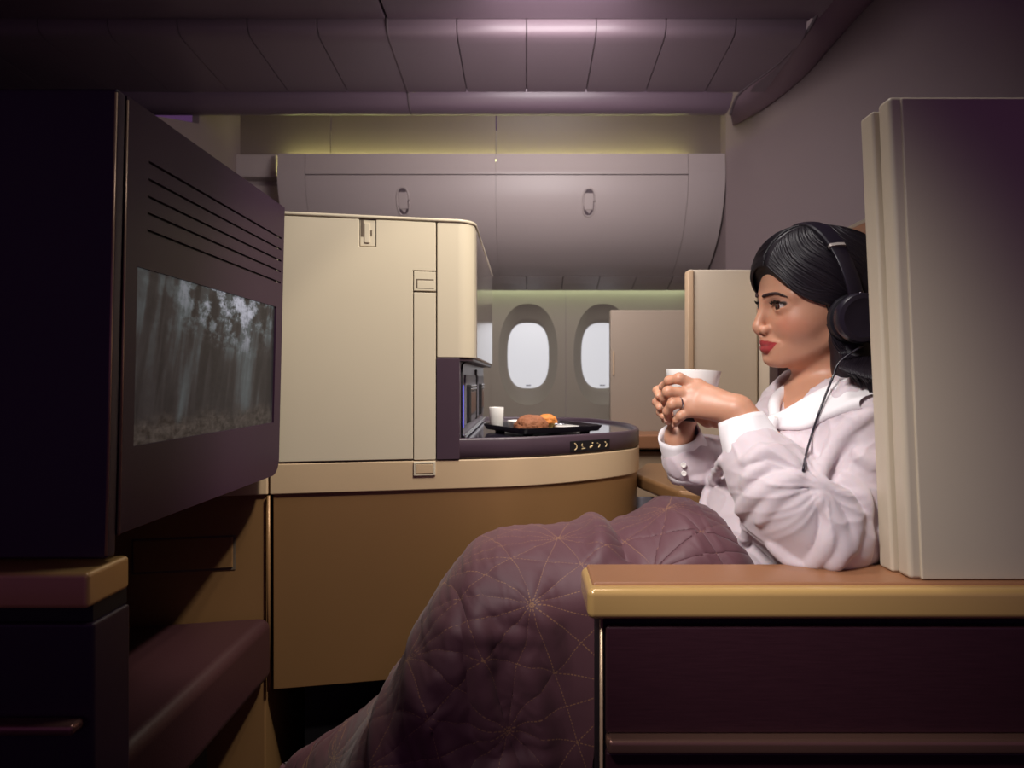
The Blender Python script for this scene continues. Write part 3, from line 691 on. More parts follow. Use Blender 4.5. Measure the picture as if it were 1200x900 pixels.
# torso, neck, legs (mostly under the clothes)
B.ell(W(.49, 1.03, -.36), (.11, .165, .10), None, .03); B.ell(W(.485, 1.03, -.24), (.085, .125, .13), None, .05)
B.ell(W(.485, 1.03, -.11), (.085, .145, .12), None, .05); B.cap(W(.50, .915, -.06), W(.50, 1.145, -.06), .042, .042, .04)
B.ell(W(.42, .975, -.145), (.045, .05, .05), None, .03); B.ell(W(.42, 1.085, -.145), (.045, .05, .05), None, .03)
B.cap(H(-.026, 0, -.05), W(.497, 1.03, -.05), .046, .056, .02)
B.cap(W(.462, 1.025, -.035), W(.458, .97, -.04), .014, .012, .03); B.cap(H(.002, 0, -.070), W(.466, 1.022, -.03), .018, .020, .02)
for y, kx, fx in ((.96, -.035, -.24), (1.10, -.04, -.36)):
    B.chain([W(.47, y, -.365), W(.2, y, -.36), W(kx, y, -.345)], [.078, .068, .050], .03)
    B.chain([W(kx, y, -.345), W((kx+fx)/2+.0, y, -.56), W(fx+.02, y, -.80)], [.050, .046, .032], .02)
    B.chain([W(fx+.03, y, -.845), W(fx-.06, y, -.86), W(fx-.14, y, -.868)], [.034, .030, .022], .02)
# arms
nW = v3(P(866, 481, .935)); nE = v3(P(962, 620, .885)); nS = v3(W(.498, .925, -.065))
B.chain([nS, nE, nE*.45+nW*.55, nW], [.044, .038, .033, .0225], .02)
fW = v3(P(795, 513, 1.075)); fE = v3(W(.38, 1.17, -.19)); fS = v3(W(.50, 1.15, -.065))
B.chain([fS, fE, fE*.5+fW*.5, fW], [.044, .036, .031, .0215], .02)
# near hand: back of the hand towards the aisle, four fingers round the cup, thumb below it
def Pn(*a): return v3(P(*a))
nf = {'index': [(817, 453, .972), (796, 443.5, .971), (784, 446, .982), (778, 452.5, 1.002)],
      'middle': [(811, 461, .968), (783, 459, .966), (778.5, 466, .980), (780.5, 475, .996)],
      'ring': [(808.5, 471.5, .966), (788, 473.5, .962), (782, 482, .974), (783, 491, .988)],
      'little': [(811, 480.5, .964), (798, 487, .964), (793.5, 492, .972), (791.5, 497, .984)]}
fr_ = {'index': (.0096, .0081, .0074, .0061), 'middle': (.0096, .0083, .0076, .0062), 'ring': (.0092, .0079, .0072, .0059), 'little': (.0086, .0070, .0064, .0053)}
for n, ch in nf.items():
    ch = [Pn(*c) for c in ch]; r = fr_[n]
    B.cap(nW*.86+ch[0]*.14, ch[0], .0175, .0122, .010)
    B.ell(ch[0]+np.array([0, -.002, .001]), (.0115, .0105, .0108), None, .006)
    B.chain(ch, r, .0032); B.ell(ch[1], (r[1]*1.10,)*3, None, .003)
    if n in ('index', 'middle', 'ring'):
        tp_ = ch[3]; B.ell(tp_+(ch[3]-ch[2])*.12, (r[3]*1.02,)*3, None, .003)
B.chain([nW, Pn(856, 487, .945), Pn(842, 492, .966), Pn(829, 493, .990), Pn(818, 489, 1.000)], [.0195, .0165, .0118, .0095, .0078], .008)
B.ell(Pn(838, 474, .955), (.026, .012, .018), None, .012)
# far hand: fingers come round the far left of the cup
ff = {'index': [(803, 452, 1.088), (778, 453, 1.080), (770, 457.5, 1.055), (771.5, 464, 1.030)],
      'middle': [(801, 463, 1.090), (776, 466.5, 1.078), (769.5, 471, 1.052), (773, 477.5, 1.024)],
      'ring': [(800, 474, 1.088), (779, 478, 1.074), (774, 483, 1.052), (777, 488, 1.026)],
      'little': [(801, 484, 1.084), (785, 488, 1.072), (780, 492, 1.054), (783, 495, 1.034)]}
for n, ch in ff.items():
    ch = [Pn(*c) for c in ch]; r = fr_[n]
    B.cap(fW*.8+Pn(803, 486, 1.088)*.2, ch[0], .016, .0118, .010); B.chain(ch, [x*.98 for x in r], .0035); B.ell(ch[1], (r[1]*1.06,)*3, None, .003)
B.chain([fW, Pn(805, 494, 1.078), Pn(820, 482, 1.088), Pn(833, 466, 1.082)], [.021, .014, .0095, .0075], .008)
B.cap(fW, Pn(799, 490, 1.080), .0205, .0165, .012)
LW = .92
def lw(c): return (c[0], c[1], c[2]*LW if c[2] < 0 else c[2])
def fell(S, c, r, k, op='add'): hell(S, lw(c), r, k, op)
def fcap(S, a, b, ra, rb, k, op='add'): hcap(S, lw(a), lw(b), ra, rb, k, op)
# ---- head
fell(B, (-.010, 0, .030), (.092, .072, .079), .02); fell(B, (.018, 0, -.018), (.061, .0615, .070), .03)
fell(B, (.043, 0, -.068), (.035, .036, .031), .03)
for s in (1, -1):
    fcap(B, (-.002, s*.0485, -.052), (.060, s*.015, -.0890), .013, .011, .016)
    fell(B, (.046, s*.035, -.030), (.026, .023, .022), .022)
    fcap(B, (.0735, s*.010, .0130), (.057, s*.046, .0160), .0105, .009, .012)
for s in (1, -1):
    fell(B, (.0885, s*.031, -.002), (.0155, .021, .0125), .014, 'sub')
fcap(B, (.0790, 0, .010), (.0930, 0, -.0290), .0060, .0074, .010); fell(B, (.0938, 0, -.0340), (.0078, .0084, .0074), .006)
for s in (1, -1): fell(B, (.0858, s*.0122, -.0385), (.0098, .0062, .0070), .005)
fcap(B, (.090, 0, -.0415), (.0835, 0, -.055), .0060, .0060, .008)
fell(B, (.060, 0, -.068), (.0245, .030, .024), .015)
fell(B, (.0690, 0, -.0890), (.0152, .018, .0125), .014)
for s in (1, -1):
    fcap(B, (.0845, s*.019, -.045), (.075, s*.032, -.058), .001, .001, .010, 'sub')
    fcap(B, (.0832, s*.0035, -.0612), (.0790, s*.0140, -.0618), .0054, .0046, .003); fcap(B, (.0790, s*.0140, -.0618), (.0722, s*.0268, -.0600), .0046, .0028, .004)
    fcap(B, (.0826, s*.0, -.0728), (.0788, s*.0130, -.0712), .0074, .0064, .003); fcap(B, (.0788, s*.0130, -.0712), (.0722, s*.0250, -.0616), .0064, .0030, .004)
fcap(B, (.0832, .0035, -.0614), (.0832, -.0035, -.0614), .0050, .0050, .004)
for s in (1, -1):
    fcap(B, (.0912, 0, -.0665), (.0870, s*.0140, -.0662), .0014, .0014, .0022, 'sub'); fcap(B, (.0870, s*.0140, -.0662), (.0775, s*.0284, -.0596), .0014, .0012, .0022, 'sub')
    fcap(B, (.0912, s*.0055, -.0462), (.0860, s*.0075, -.0420), .0028, .0024, .002, 'sub')
fell(B, (.0945, 0, -.0835), (.0115, .020, .0045), .009, 'sub')
for s in (1, -1):
    fell(B, (.0640, s*.0315, 0), (.0158, .0172, .0152), .005)
    fcap(B, (.0805, s*.0190, -.0016), (.0725, s*.0455, .0022), .0042, .0026, .0012, 'sub'); fcap(B, (.0830, s*.0255, .0004), (.0795, s*.0375, .0014), .0066, .0060, .0012, 'sub')
    fell(B, (-.012, s*.0700, -.004), (.014, .006, .024), .006)
V, Q = B.mesh(); V = laplace(V, Q, 2, .35)
dv = (V-HO)@RM/HS; u, vv, w_ = dv[:, 0], dv[:, 1], np.where(dv[:, 2] < 0, dv[:, 2]/LW, dv[:, 2]); av = np.abs(vv)
def segd(p, a, b, ra, rb):
    a, b = np.array(a), np.array(b); ba = b-a; t = np.clip(((p-a)@ba)/(ba@ba), 0, 1); return np.linalg.norm(p-a-t[:, None]*ba, axis=1)-(ra+(rb-ra)*t)
q = np.stack([u, av, w_], 1)
lt_ = np.interp(av, [0, .0035, .014, .0275], [-.0572, -.0560, -.0570, -.0600]); lb_ = np.interp(av, [0, .007, .015, .0225, .0275], [-.0822, -.0816, -.0776, -.0695, -.0614])
lip = smooth(-.0004, .0006, lt_-w_)*smooth(-.0004, .0006, w_-lb_)*(u > .058)*(av < .0285)
liner = np.minimum(segd(q, (.0805, .0195, .0002), (.0725, .0470, .0042), .0042, .0030), segd(q, (.0830, .0255, .0024), (.0795, .0375, .0036), .0066, .0060)); liner = (1-smooth(.0, .0026, liner))*smooth(-.002, .003, w_)*(u > .055)
shadow = np.exp(-(((av-.033)/.014)**2+((w_-.010)/.006)**2))*(u > .05)
blush = np.exp(-(((av-.046)/.018)**2+((w_+.030)/.018)**2))*(u > .0)
far_from_head = (w_ < -.125) | (u < -.15)
for a in (lip, liner, shadow, blush): a[far_from_head] = 0
me = fromarr(V, Q, 'person'); setattr_pt(me, 'lip', lip); setattr_pt(me, 'liner', liner); setattr_pt(me, 'blush', blush+0*shadow); setattr_pt(me, 'lid', shadow)
m = mat('skin', srgb(202, 148, 120), .50, noise=.05, scale=30, bump=.06, bscale=900, sss=.25); nt = m.node_tree; bs = nt.nodes['Principled BSDF']
src = bs.inputs['Base Color'].links[0].from_socket
def mixattr(src, name, col, f):
    a = nd(nt, 'ShaderNodeAttribute', attribute_name=name); k = nd(nt, 'ShaderNodeMath', operation='MULTIPLY'); k.inputs[1].default_value = f; nt.links.new(a.outputs['Fac'], k.inputs[0])
    x = nd(nt, 'ShaderNodeMix', data_type='RGBA'); nt.links.new(k.outputs[0], x.inputs[0]); nt.links.new(src, x.inputs[6]); x.inputs[7].default_value = col; return x.outputs[2]
src = mixattr(src, 'blush', srgb(206, 118, 96), .45); src = mixattr(src, 'lid', srgb(120, 70, 62), .6); src = mixattr(src, 'liner', srgb(24, 12, 14), .95); src = mixattr(src, 'lip', srgb(158, 44, 56), .92)
nt.links.new(src, bs.inputs['Base Color']); a = nd(nt, 'ShaderNodeAttribute', attribute_name='lip'); r = nd(nt, 'ShaderNodeMapRange'); r.inputs['To Min'].default_value = .44; r.inputs['To Max'].default_value = .22
nt.links.new(a.outputs['Fac'], r.inputs[0]); nt.links.new(r.outputs[0], bs.inputs['Roughness'])
person = link('person', me, m, None, smooth=True)
tag(person, 'seated woman with long black hair in a white blouse, holding a cup in both hands', 'person')
def hv(u, v, w): return Vector(H(u, v, w))
def skin_u(v, w):
    for uu_ in np.arange(.115, .02, -.0004):
        p = H(uu_, v, w); ix = [min(len(B.a[i])-1, int(np.searchsorted(B.a[i], p[i]))) for i in range(3)]
        if B.D[tuple(ix)] < 0: return uu_
    return .05
# eyes, brows, lashes
M['sclera'] = mat('eye_white', srgb(196, 180, 174), .15, noise=.02, coat=.5); M['iris'] = mat('iris_brown', srgb(66, 30, 22), .12, noise=.3, scale=400, coat=.6); M['pupil'] = mat('pupil', srgb(6, 4, 6), .1, noise=.02, coat=.6)
for s in (1, -1):
    gz = Vector(Fd+Ld*.04*1+np.array([0, 0, -.01])).normalized(); mt = Matrix.Translation(hv(.0640, s*.0315, .0004)) @ gz.to_track_quat('Z', 'Y').to_matrix().to_4x4(); R = .0142*HS
    pr = lambda a0, a1, k=1.0, n=10: [(max(0, R*k*math.sin(a)), R*k*math.cos(a)) for a in np.linspace(a0, a1, n)]
    e = lathe('eye', pr(.0, PI, 1, 24), M['sclera'], person, mt, 32); lathe('iris', pr(0, .56, 1.012, 8), M['iris'], e, mt, 28); lathe('pupil', pr(0, .24, 1.022, 5), M['pupil'], e, mt, 20)
    bp_ = [hv(skin_u(s*v_, w0_)+.0004, s*v_, w0_) for v_, w0_ in [(q_.x, q_.y) for q_ in catmull([(.0100, .0172, 0), (.021, .0198, 0), (.035, .0204, 0), (.0505, .0140, 0)], 8)]]; n = len(bp_)
    tube('eyebrow', bp_, [.0036*HS*(.55+.45*math.sin(PI*min(1, .25+i/n*.5)))*(1-.75*(i/(n-1))**2.2) for i in range(n)], M['brow'], person, 8, .72, (0, 0, 1))
    bm = bmesh.new()
    for k in range(26):
        t = k/25; vv_ = .0195+.0275*t; ww = .0016+.0062*math.sin(PI*(.12+.8*t)); uu = skin_u(s*vv_, ww+.0012)+.0002
        p0 = hv(uu, s*vv_, ww); p1 = hv(uu+.0032-.0015*t, s*(vv_+.0018*t), ww+.0006); p2 = hv(uu+.0050-.002*t, s*(vv_+.0042*t), ww+.0028)
        tube_bm(bm, [p0, p1, p2], [.0007, .0005, .0001], 5)
    link('eyelashes', frombm(bm), M['lash'], person)
# nails of the near hand
M['nail'] = mat('nail', srgb(222, 170, 150), .2, noise=.03, coat=.4)
for n in ('index', 'middle', 'ring', 'little'):
    ch = [Pn(*c) for c in nf[n]]; d = ch[3]-ch[2]; d /= np.linalg.norm(d); out = np.array([-.75, -.62, .1]); out -= d*(out@d); out /= np.linalg.norm(out); sd = np.cross(d, out); r = fr_[n][3]
    bm = bmesh.new(); rows = []
    for i in range(5):
        row = []
        for j in range(5):
            a = (j-2)*.36; row.append(bm.verts.new(Vector(ch[3]+d*(-.002+.0024*i*r/.0064)+(out*math.cos(a)+sd*math.sin(a))*r*1.05)))
        rows.append(row)
    for i in range(4):
        for j in range(4): bm.faces.new((rows[i][j], rows[i][j+1], rows[i+1][j+1], rows[i+1][j]))
    o = link('fingernail', frombm(bm), M['nail'], person, smooth=True); s_ = o.modifiers.new('s', 'SOLIDIFY'); s_.thickness = .0006
# ring on the ring finger
ra, rb = Pn(*nf['ring'][0]), Pn(*nf['ring'][1]); rm = ra*.45+rb*.55; dz = Vector(rb-ra).normalized()
mt = Matrix.Translation(Vector(rm)) @ dz.to_track_quat('Z', 'Y').to_matrix().to_4x4(); rr = .0091
tag(lathe('ring', [(rr, -.0012), (rr+.0010, -.001), (rr+.0013, 0), (rr+.0010, .001), (rr, .0012), (rr-.0003, 0), (rr, -.0012)], M['steel'], None, mt, 40), 'thin metal ring on the ring finger around the cup', 'ring')

# ---- blouse
C = SDF(axis((.16, .62, .0026)), axis((.78, 1.30, .0028)), axis((CZ-.43, CZ+.06, .0026)))
C.ell(W(.492, 1.03, -.12), (.105, .168, .150), None, .03); C.ell(W(.475, 1.03, -.28), (.120, .160, .150), None, .05)
C.ell(W(.405, .975, -.140), (.058, .062, .066), None, .04); C.ell(W(.405, 1.09, -.140), (.058, .062, .066), None, .04)
C.ell(W(.395, 1.02, -.235), (.098, .120, .088), None, .05); C.ell(W(.425, .965, -.270), (.100, .095, .080), None, .04)
C.cap(W(.505, .905, -.060), W(.505, 1.155, -.060), .052, .052, .03); C.cap(W(.500, .985, -.042), W(.505, .92, -.062), .034, .045, .03); C.cap(W(.500, 1.09, -.02), W(.505, 1.15, -.055), .036, .045, .03)
# far sleeve
C.chain([fS, W(.40, 1.18, -.175), v3(P(828, 545, 1.13)), v3(P(806, 538, 1.09))], [.056, .060, .052, .044], .02)
# opening at the neck
C.cap(W(.490, 1.025, .075), W(.478, 1.015, .0), .068, .064, .01, 'sub'); C.cap(W(.468, 1.0, .01), v3(P(911, 480, .965)), .058, .010, .01, 'sub')
# near sleeve
C.chain([np.array(W(.500, .925, -.065)), v3(P(1000, 555, .905)), v3(P(984, 612, .888)), v3(P(960, 630, .880))], [.055, .058, .0575, .050], .03)
C.ell(v3(P(956, 612, .884)), (.076, .052, .072), None, .03)
C.chain([v3(P(962, 628, .866)), v3(P(922, 588, .884)), v3(P(896, 552, .903)), v3(P(884, 532, .914))], [.052, .058, .049, .0415], .03)
S0 = C.D.copy()
def ridge(pts, r=.006, k=.010, inset=.002, y0=.78):
    D = C.D; C.D = S0; q = [C.hit(x, y, y0, 1.4, inset) for x, y in pts]; C.D = D
    q = catmull(q, 4); n = len(q); C.chain([np.array(p) for p in q], [r*(.45+.55*math.sin(PI*(.08+.84*i/(n-1)))) for i in range(n)], k)
def groove(pts, r=.004, k=.012, y0=.78):
    D = C.D; C.D = S0; q = [C.hit(x, y, y0, 1.4, -.001) for x, y in pts]; C.D = D
    q = catmull(q, 4); n = len(q); C.chain([np.array(p) for p in q], [r*(.3+.7*math.sin(PI*(.06+.88*i/(n-1)))) for i in range(n)], k, 'sub')
groove([(958, 580), (982, 592), (990, 620), (985, 648)], .005); groove([(966, 595), (968, 625), (955, 655)], .004)
groove([(976, 590), (986, 620), (978, 655)], .004); groove([(948, 563), (958, 572), (975, 578)], .005); groove([(1000, 520), (982, 545), (970, 562)], .004)
ridge([(876, 541), (892, 531), (912, 533), (926, 543), (934, 552)], .0075); ridge([(868, 600), (884, 582), (915, 566), (945, 561)], .0095); ridge([(890, 612), (905, 588), (928, 574)], .006)
ridge([(950, 566), (980, 580), (997, 608), (996, 642)], .010); ridge([(958, 578), (972, 604), (970, 636), (950, 664)], .008); ridge([(962, 582), (982, 614), (986, 645), (975, 664)], .007)
ridge([(960, 562), (976, 524), (1000, 497), (1022, 484)], .007); ridge([(985, 560), (1005, 575), (1018, 595)], .006); ridge([(1003, 530), (1015, 540), (1024, 545)], .005)
ridge([(905, 640), (925, 658), (945, 668)], .006); ridge([(872, 570), (880, 556), (896, 548)], .004)
ridge([(846, 540), (834, 568), (825, 596), (829, 614)], .007, y0=.9); 
ridge([(868, 640), (876, 620), (874, 600)], .004, y0=.9); 
ridge([(835, 560), (850, 545), (868, 522)], .005, y0=.95); ridge([(812, 562), (830, 558), (846, 550)], .005, y0=.95)
C.boxsub(W(.466, .70, -.262), W(1.3, .8365, .4), .004); C.boxsub(W(-.5, .70, -.6), W(1.3, .847, -.2545), .004)
V, Q = C.mesh(); V = laplace(V, Q, 1, .4); nn = vnorm(V, Q)
from mathutils import noise as mno
elb = np.array(P(950, 566, .86)); rel = V-elb; ra_ = np.arctan2(rel[:, 2], rel[:, 0]); rd_ = np.linalg.norm(rel[:, [0, 2]], axis=1)
fold = np.zeros(len(V)); act_ = np.where(V[:, 1] < 1.12)[0]
for i_ in act_:
    x_, y_, z_ = V[i_]; w1 = mno.noise((x_*9, y_*9, z_*9))
    n1 = 1-abs(mno.noise((ra_[i_]*3.4+w1*.9, rd_[i_]*9, y_*6+3)))*2.2; n2 = 1-abs(mno.noise(((x_*.8+z_*.6)*26+w1*2, (z_*.8-x_*.6)*9, y_*14)))*2.2
    fold[i_] = .0034*max(0, n1)**2*min(1, rd_[i_]/.03)*max(0, 1-rd_[i_]/.16)+.0020*max(0, n2)**2
V = V+nn*fold[:, None]
blouse = link('blouse', fromarr(V, Q), M['blouse'], person, smooth=True)
# ---- collar and placket edge
K = SDF(axis((.33, .60, .0020)), axis((.86, 1.14, .0022)), axis((CZ-.14, CZ+.06, .0020)))
ci_ = catmull([P(1050, 436, .95), P(1004, 446, .925), P(972, 458, .925), P(942, 474, .935), P(911, 492, .948)], 14)
co_ = catmull([C.hit(1050, 474, .82, 1.4, .0), C.hit(1012, 472, .82, 1.4, .001), C.hit(975, 484, .82, 1.4, -.002), C.hit(943, 499, .82, 1.4, -.002), P(912, 499, .945)], 14)
for i_, (p_, q_) in enumerate(zip(ci_, co_)): K.cap(np.array(p_), np.array(q_), .0062, .0036+.0085*max(0, 1-i_/len(ci_)*1.7), .006)
K.chain([np.array(p) for p in catmull([W(.550, 1.03, .012), W(.515, 1.095, .012), v3(P(921, 458, 1.045)), v3(P(908, 472, 1.0)), v3(P(908, 490, .955))], 5)], np.linspace(.012, .007, 21), .006)
K.chain([np.array(p) for p in catmull([v3(P(905, 492, .945)), v3(P(898, 512, .925)), v3(P(890, 530, .925))], 5)], [.007]*11, .008)
Vk, Qk = K.mesh(); Vk = laplace(Vk, Qk, 1, .3)
link('collar', fromarr(Vk, Qk), M['cuff'], blouse, smooth=True)
def cuff(a, b, r0, r1, flare, tilt=0):
    a, b = Vector(a), Vector(b); ax = (b-a).normalized(); u = Vector((0, 1, 0)); u = (u-ax*u.dot(ax)).normalized(); v = ax.cross(u); bm = bmesh.new(); rows = []
    for i in range(9):
        t = i/8; row = []
        for k in range(48):
            th = 2*PI*k/48; r = r0+(r1-r0)*t+flare*t*t+.0012*math.sin(3*th+4*t)+.0008*math.sin(7*th-3*t)
            row.append(bm.verts.new(a+(b-a)*(t*(1+tilt*math.cos(th)))+(u*math.cos(th)*.86+v*math.sin(th))*r))
        rows.append(row)
    for i in range(8):
        for k in range(48): bm.faces.new((rows[i][k], rows[i][(k+1) % 48], rows[i+1][(k+1) % 48], rows[i+1][k]))
    o = link('cuff', frombm(bm), M['cuff'], blouse, smooth=True); s_ = o.modifiers.new('s', 'SOLIDIFY'); s_.thickness = .003; s_.offset = -1; return o
cuff(P(885.5, 535, .911), P(868.5, 489.5, .934), .0475, .0335, .0005, .05); cuff(P(812, 552, 1.098), P(796, 507, 1.075), .047, .034, .003, .12)
for p in ((908, 491, .938), (801, 545, 1.045), (801.5, 555, 1.05)):
    lathe('button', [(0, -.001), (.0042, -.001), (.0048, .0004), (.004, .0016), (.0022, .0010), (0, .0010)], M['button'], blouse, Matrix.Translation(P(*p)) @ Matrix.Rotation(PI/2, 4, 'X') @ Matrix.Rotation(-.3, 4, 'Y'), 20)

# ---- hair
Hh = SDF(axis((.35, .64, .0022)), axis((.895, 1.14, .0022)), axis((CZ-.13, CZ+.26, .0024)))
X, Y_, Z = np.meshgrid(*Hh.a, indexing='ij'); pl = (np.stack([X, Y_, Z], -1)-HO)@RM/HS; u, v, w_ = pl[..., 0], pl[..., 1], pl[..., 2]
HC = np.array([-.012, 0, .030]); HR = np.array([.0995, .0830, .0865])
def elld(r): 
    a = [(u-HC[0])/r[0], (v-HC[1])/r[1], (w_-HC[2])/r[2]]; k0 = np.sqrt(a[0]**2+a[1]**2+a[2]**2); k1 = np.sqrt((a[0]/r[0])**2+(a[1]/r[1])**2+(a[2]/r[2])**2)+1e-9; return k0*(k0-1)/k1
dcap = elld(HR)
a_ = [(u-.022)/.064, (v+.004)/.064, (w_-.058)/.060]; k0 = np.sqrt(a_[0]**2+a_[1]**2+a_[2]**2); k1 = np.sqrt((a_[0]/.064)**2+(a_[1]/.064)**2+(a_[2]/.060)**2)+1e-9; d2 = k0*(k0-1)/k1; h2 = np.maximum(.03-np.abs(dcap-d2), 0)/.03; dcap = np.minimum(dcap, d2)-h2*h2*.03*.25
EU = [-.20, .000, .012, .020, .041, .058, .071, .082, .10]; EWn = [-.20, -.080, -.045, -.002, .0045, .016, .038, .058, .066]; EWf = [-.20, -.08, -.045, -.002, .006, .014, .026, .044, .052]
bl_ = smooth(-.035, .018, v); edge = np.interp(u, EU, EWn)*bl_+np.interp(u, EU, EWf)*(1-bl_)+.002*np.sin(u*160)
cut = (edge-w_)*.75
hh = np.maximum(.008-np.abs(dcap-cut), 0)/.008; d = np.maximum(dcap, cut)+hh*hh*.008*.25
def ell2(c, r):
    a = [(u-c[0])/r[0], (v-c[1])/r[1], (w_-c[2])/r[2]]; k0 = np.sqrt(a[0]**2+a[1]**2+a[2]**2); k1 = np.sqrt((a[0]/r[0])**2+(a[1]/r[1])**2+(a[2]/r[2])**2)+1e-9; return k0*(k0-1)/k1
low = np.maximum(dcap, -.085-w_)          # hair behind the ears, above the nape
Hh.D = (np.minimum(np.where(u < -.004, low, 1), d)*HS).astype(np.float32)
for s in (1, -1):
    Hh.chain([H(-.060, s*.042, .02), H(-.075, s*.050, -.07), H(-.082, s*.058, -.13)], [.045*HS, .044, .036], .02)
Hh.chain([H(-.080, .0, .0), H(-.095, 0, -.10), H(-.10, 0, -.18)], [.055, .055, .045], .03)
Hh.chain([H(-.012, .066, -.055), H(-.022, .072, -.10), H(-.045, .080, -.135)], [.026, .030, .028], .02)
Hh.chain([H(-.070, .060, -.11), H(-.080, .078, -.155), H(-.105, .085, -.185)], [.036, .026, .014], .02)
hcap(Hh, (.080, .018, .088), (.070, .018, .102), .0016, .0024, .003, 'sub'); hcap(Hh, (.075, .018, .100), (.03, .018, .119), .0028, .0018, .003, 'sub')
V, Q = Hh.mesh(); V = laplace(V, Q, 2, .4)
M['hair'] = mat('black_hair', srgb(26, 19, 28), .44, noise=.3, scale=150, spec=.5)
hair = link('hair', fromarr(V, Q), M['hair'], person, smooth=True)
# combed locks lying over the hair mass
bm = bmesh.new()
def on_shell(dirv, off):
    d = np.array(dirv)-HC; d = d/np.linalg.norm(d); t1 = 1/np.linalg.norm(d/HR); o_ = HC-np.array([.022, -.004, .058]); rr_ = np.array([.064, .064, .060])
    a_, b_, c_ = ((d/rr_)**2).sum(), (d*o_/rr_**2).sum(), ((o_/rr_)**2).sum()-1; ds_ = b_*b_-a_*c_; t2 = (-b_+math.sqrt(ds_))/a_ if ds_ > 0 else 0
    t = max(t1, t2); t += .0075*max(0, 1-abs(t1-t2)/.03)**2; return HC+d*(t+off)
def lock(ctrl, offs, rad, n=20):
    c = [Vector(x) for x in ctrl]; pts = catmull(c, max(3, n//(len(c)-1))); m_ = len(pts); out = []
    for i, p in enumerate(pts):
        t = i/(m_-1); out.append(hv(*on_shell(p, offs*(.2+.8*math.sin(PI*min(1, t+.1))))) if True else None)
    tube_bm(bm, out, [rad*HS*(.35+.65*math.sin(PI*(.1+.8*i/(m_-1)))) for i in range(m_)], 6, .6)
R_ = random.Random(4)
def rj(s): return R_.uniform(-s, s)
for i in range(210):               # near side: from the parting, down over the temple, back behind the ear cup
    t = i/209; pu = .084-.118*t
    p0 = (pu, .021, .070+.052*math.sin(min(1, t*1.6)*PI/2)); a = R_.random()
    e1 = (.077-.104*t-.006*a, .040+.006*a, .053+.046*t-.006*a); e2 = (.047-.100*t-.012*a+rj(.002), .066, .015+.068*t-.008*a+rj(.003)); e3 = (.008-.085*t, .080, .004+.042*t-.012*a+rj(.004)); e4 = (-.035-.06*t, .078, .004+.02*t+rj(.006))
    lock([p0, e1, e2, e3, e4], rj(.0007)+.0003, R_.uniform(.0016, .0030))
for i in range(90):                # far side, swept over the brow
    t = i/89; pu = .084-.10*t; p0 = (pu, .013, .070+.050*math.sin(min(1, t*1.6)*PI/2)); a = R_.random()
    lock([p0, (.080-.09*t-.004*a, -.025, .060+.036*t-.010*a), (.062-.085*t, -.050, .042+.045*t-.014*a+rj(.003)), (.02-.06*t, -.070, .018+.05*t-.02*a), (-.03, -.08, -.01)], rj(.0006)+.0002, R_.uniform(.0016, .003))
for i in range(120):               # crown and back
    t = i/119; v0 = -.03+.10*t; a = R_.random()
    lock([(-.02-.02*a, v0*.6+.01, .12), (-.07, v0*.9+rj(.004), .09), (-.10, v0+rj(.004), .035), (-.10, v0*1.05, -.03)], rj(.001)+.0003, R_.uniform(.002, .0035))
for i in range(46):                # locks that edge the hairline
    a = R_.random()*.016; j = rj(.0015)
    lock([(.080, .022, .062+a), (.074, .046, .043+a+j), (.060, .061, .020+a), (.041, .072, .0075+a+j), (.018, .078, .002+a), (-.012, .080, .000+a)], .0012+rj(.0008), R_.uniform(.0014, .0024))
    if i % 2: lock([(.081, .016, .062+a), (.080, -.006, .056+a), (.074, -.028, .040+a+j), (.062, -.048, .021+a), (.04, -.064, .010+a)], .001+rj(.0006), R_.uniform(.0014, .0022))
link('hair_locks', frombm(bm), M['hair'], hair, smooth=True)
bm = bmesh.new()
for c_ in range(12):               # loose lengths falling behind the ear cup on to the shoulder, in tapering locks
    ka = c_/11; yb = C.hit(992+3*c_, 462, .82, 1.4).y-.006; tx = 1003+2.6*c_+rj(3); ty = 441+20*ka+rj(5)
    for j in range(22):
        a, b_ = R_.random(), rj(1)
        p = [H(.020-.060*ka+rj(.006), .082-.006*a, -.03), H(.015-.060*ka+rj(.006), .087-.005*a, -.055), H(.008-.060*ka+rj(.005), .093-.005*a, -.076), P(986+3.4*c_+b_*3, 430+9*ka+2*a, yb-.004*a), P((986+3.4*c_)*.5+tx*.5+b_*3, (430+9*ka)*.5+ty*.5+2*a, yb-.002*a)]
        q = catmull([Vector(x) for x in p]+[P(tx+b_*2.5, ty+a*6, yb+.001)], 6); n = len(q); tube_bm(bm, q, [R_.uniform(.0008, .0014)*(1-.92*(k/(n-1))**2) for k in range(n)], 5)
link('loose_locks', frombm(bm), M['hair'], hair, smooth=True)

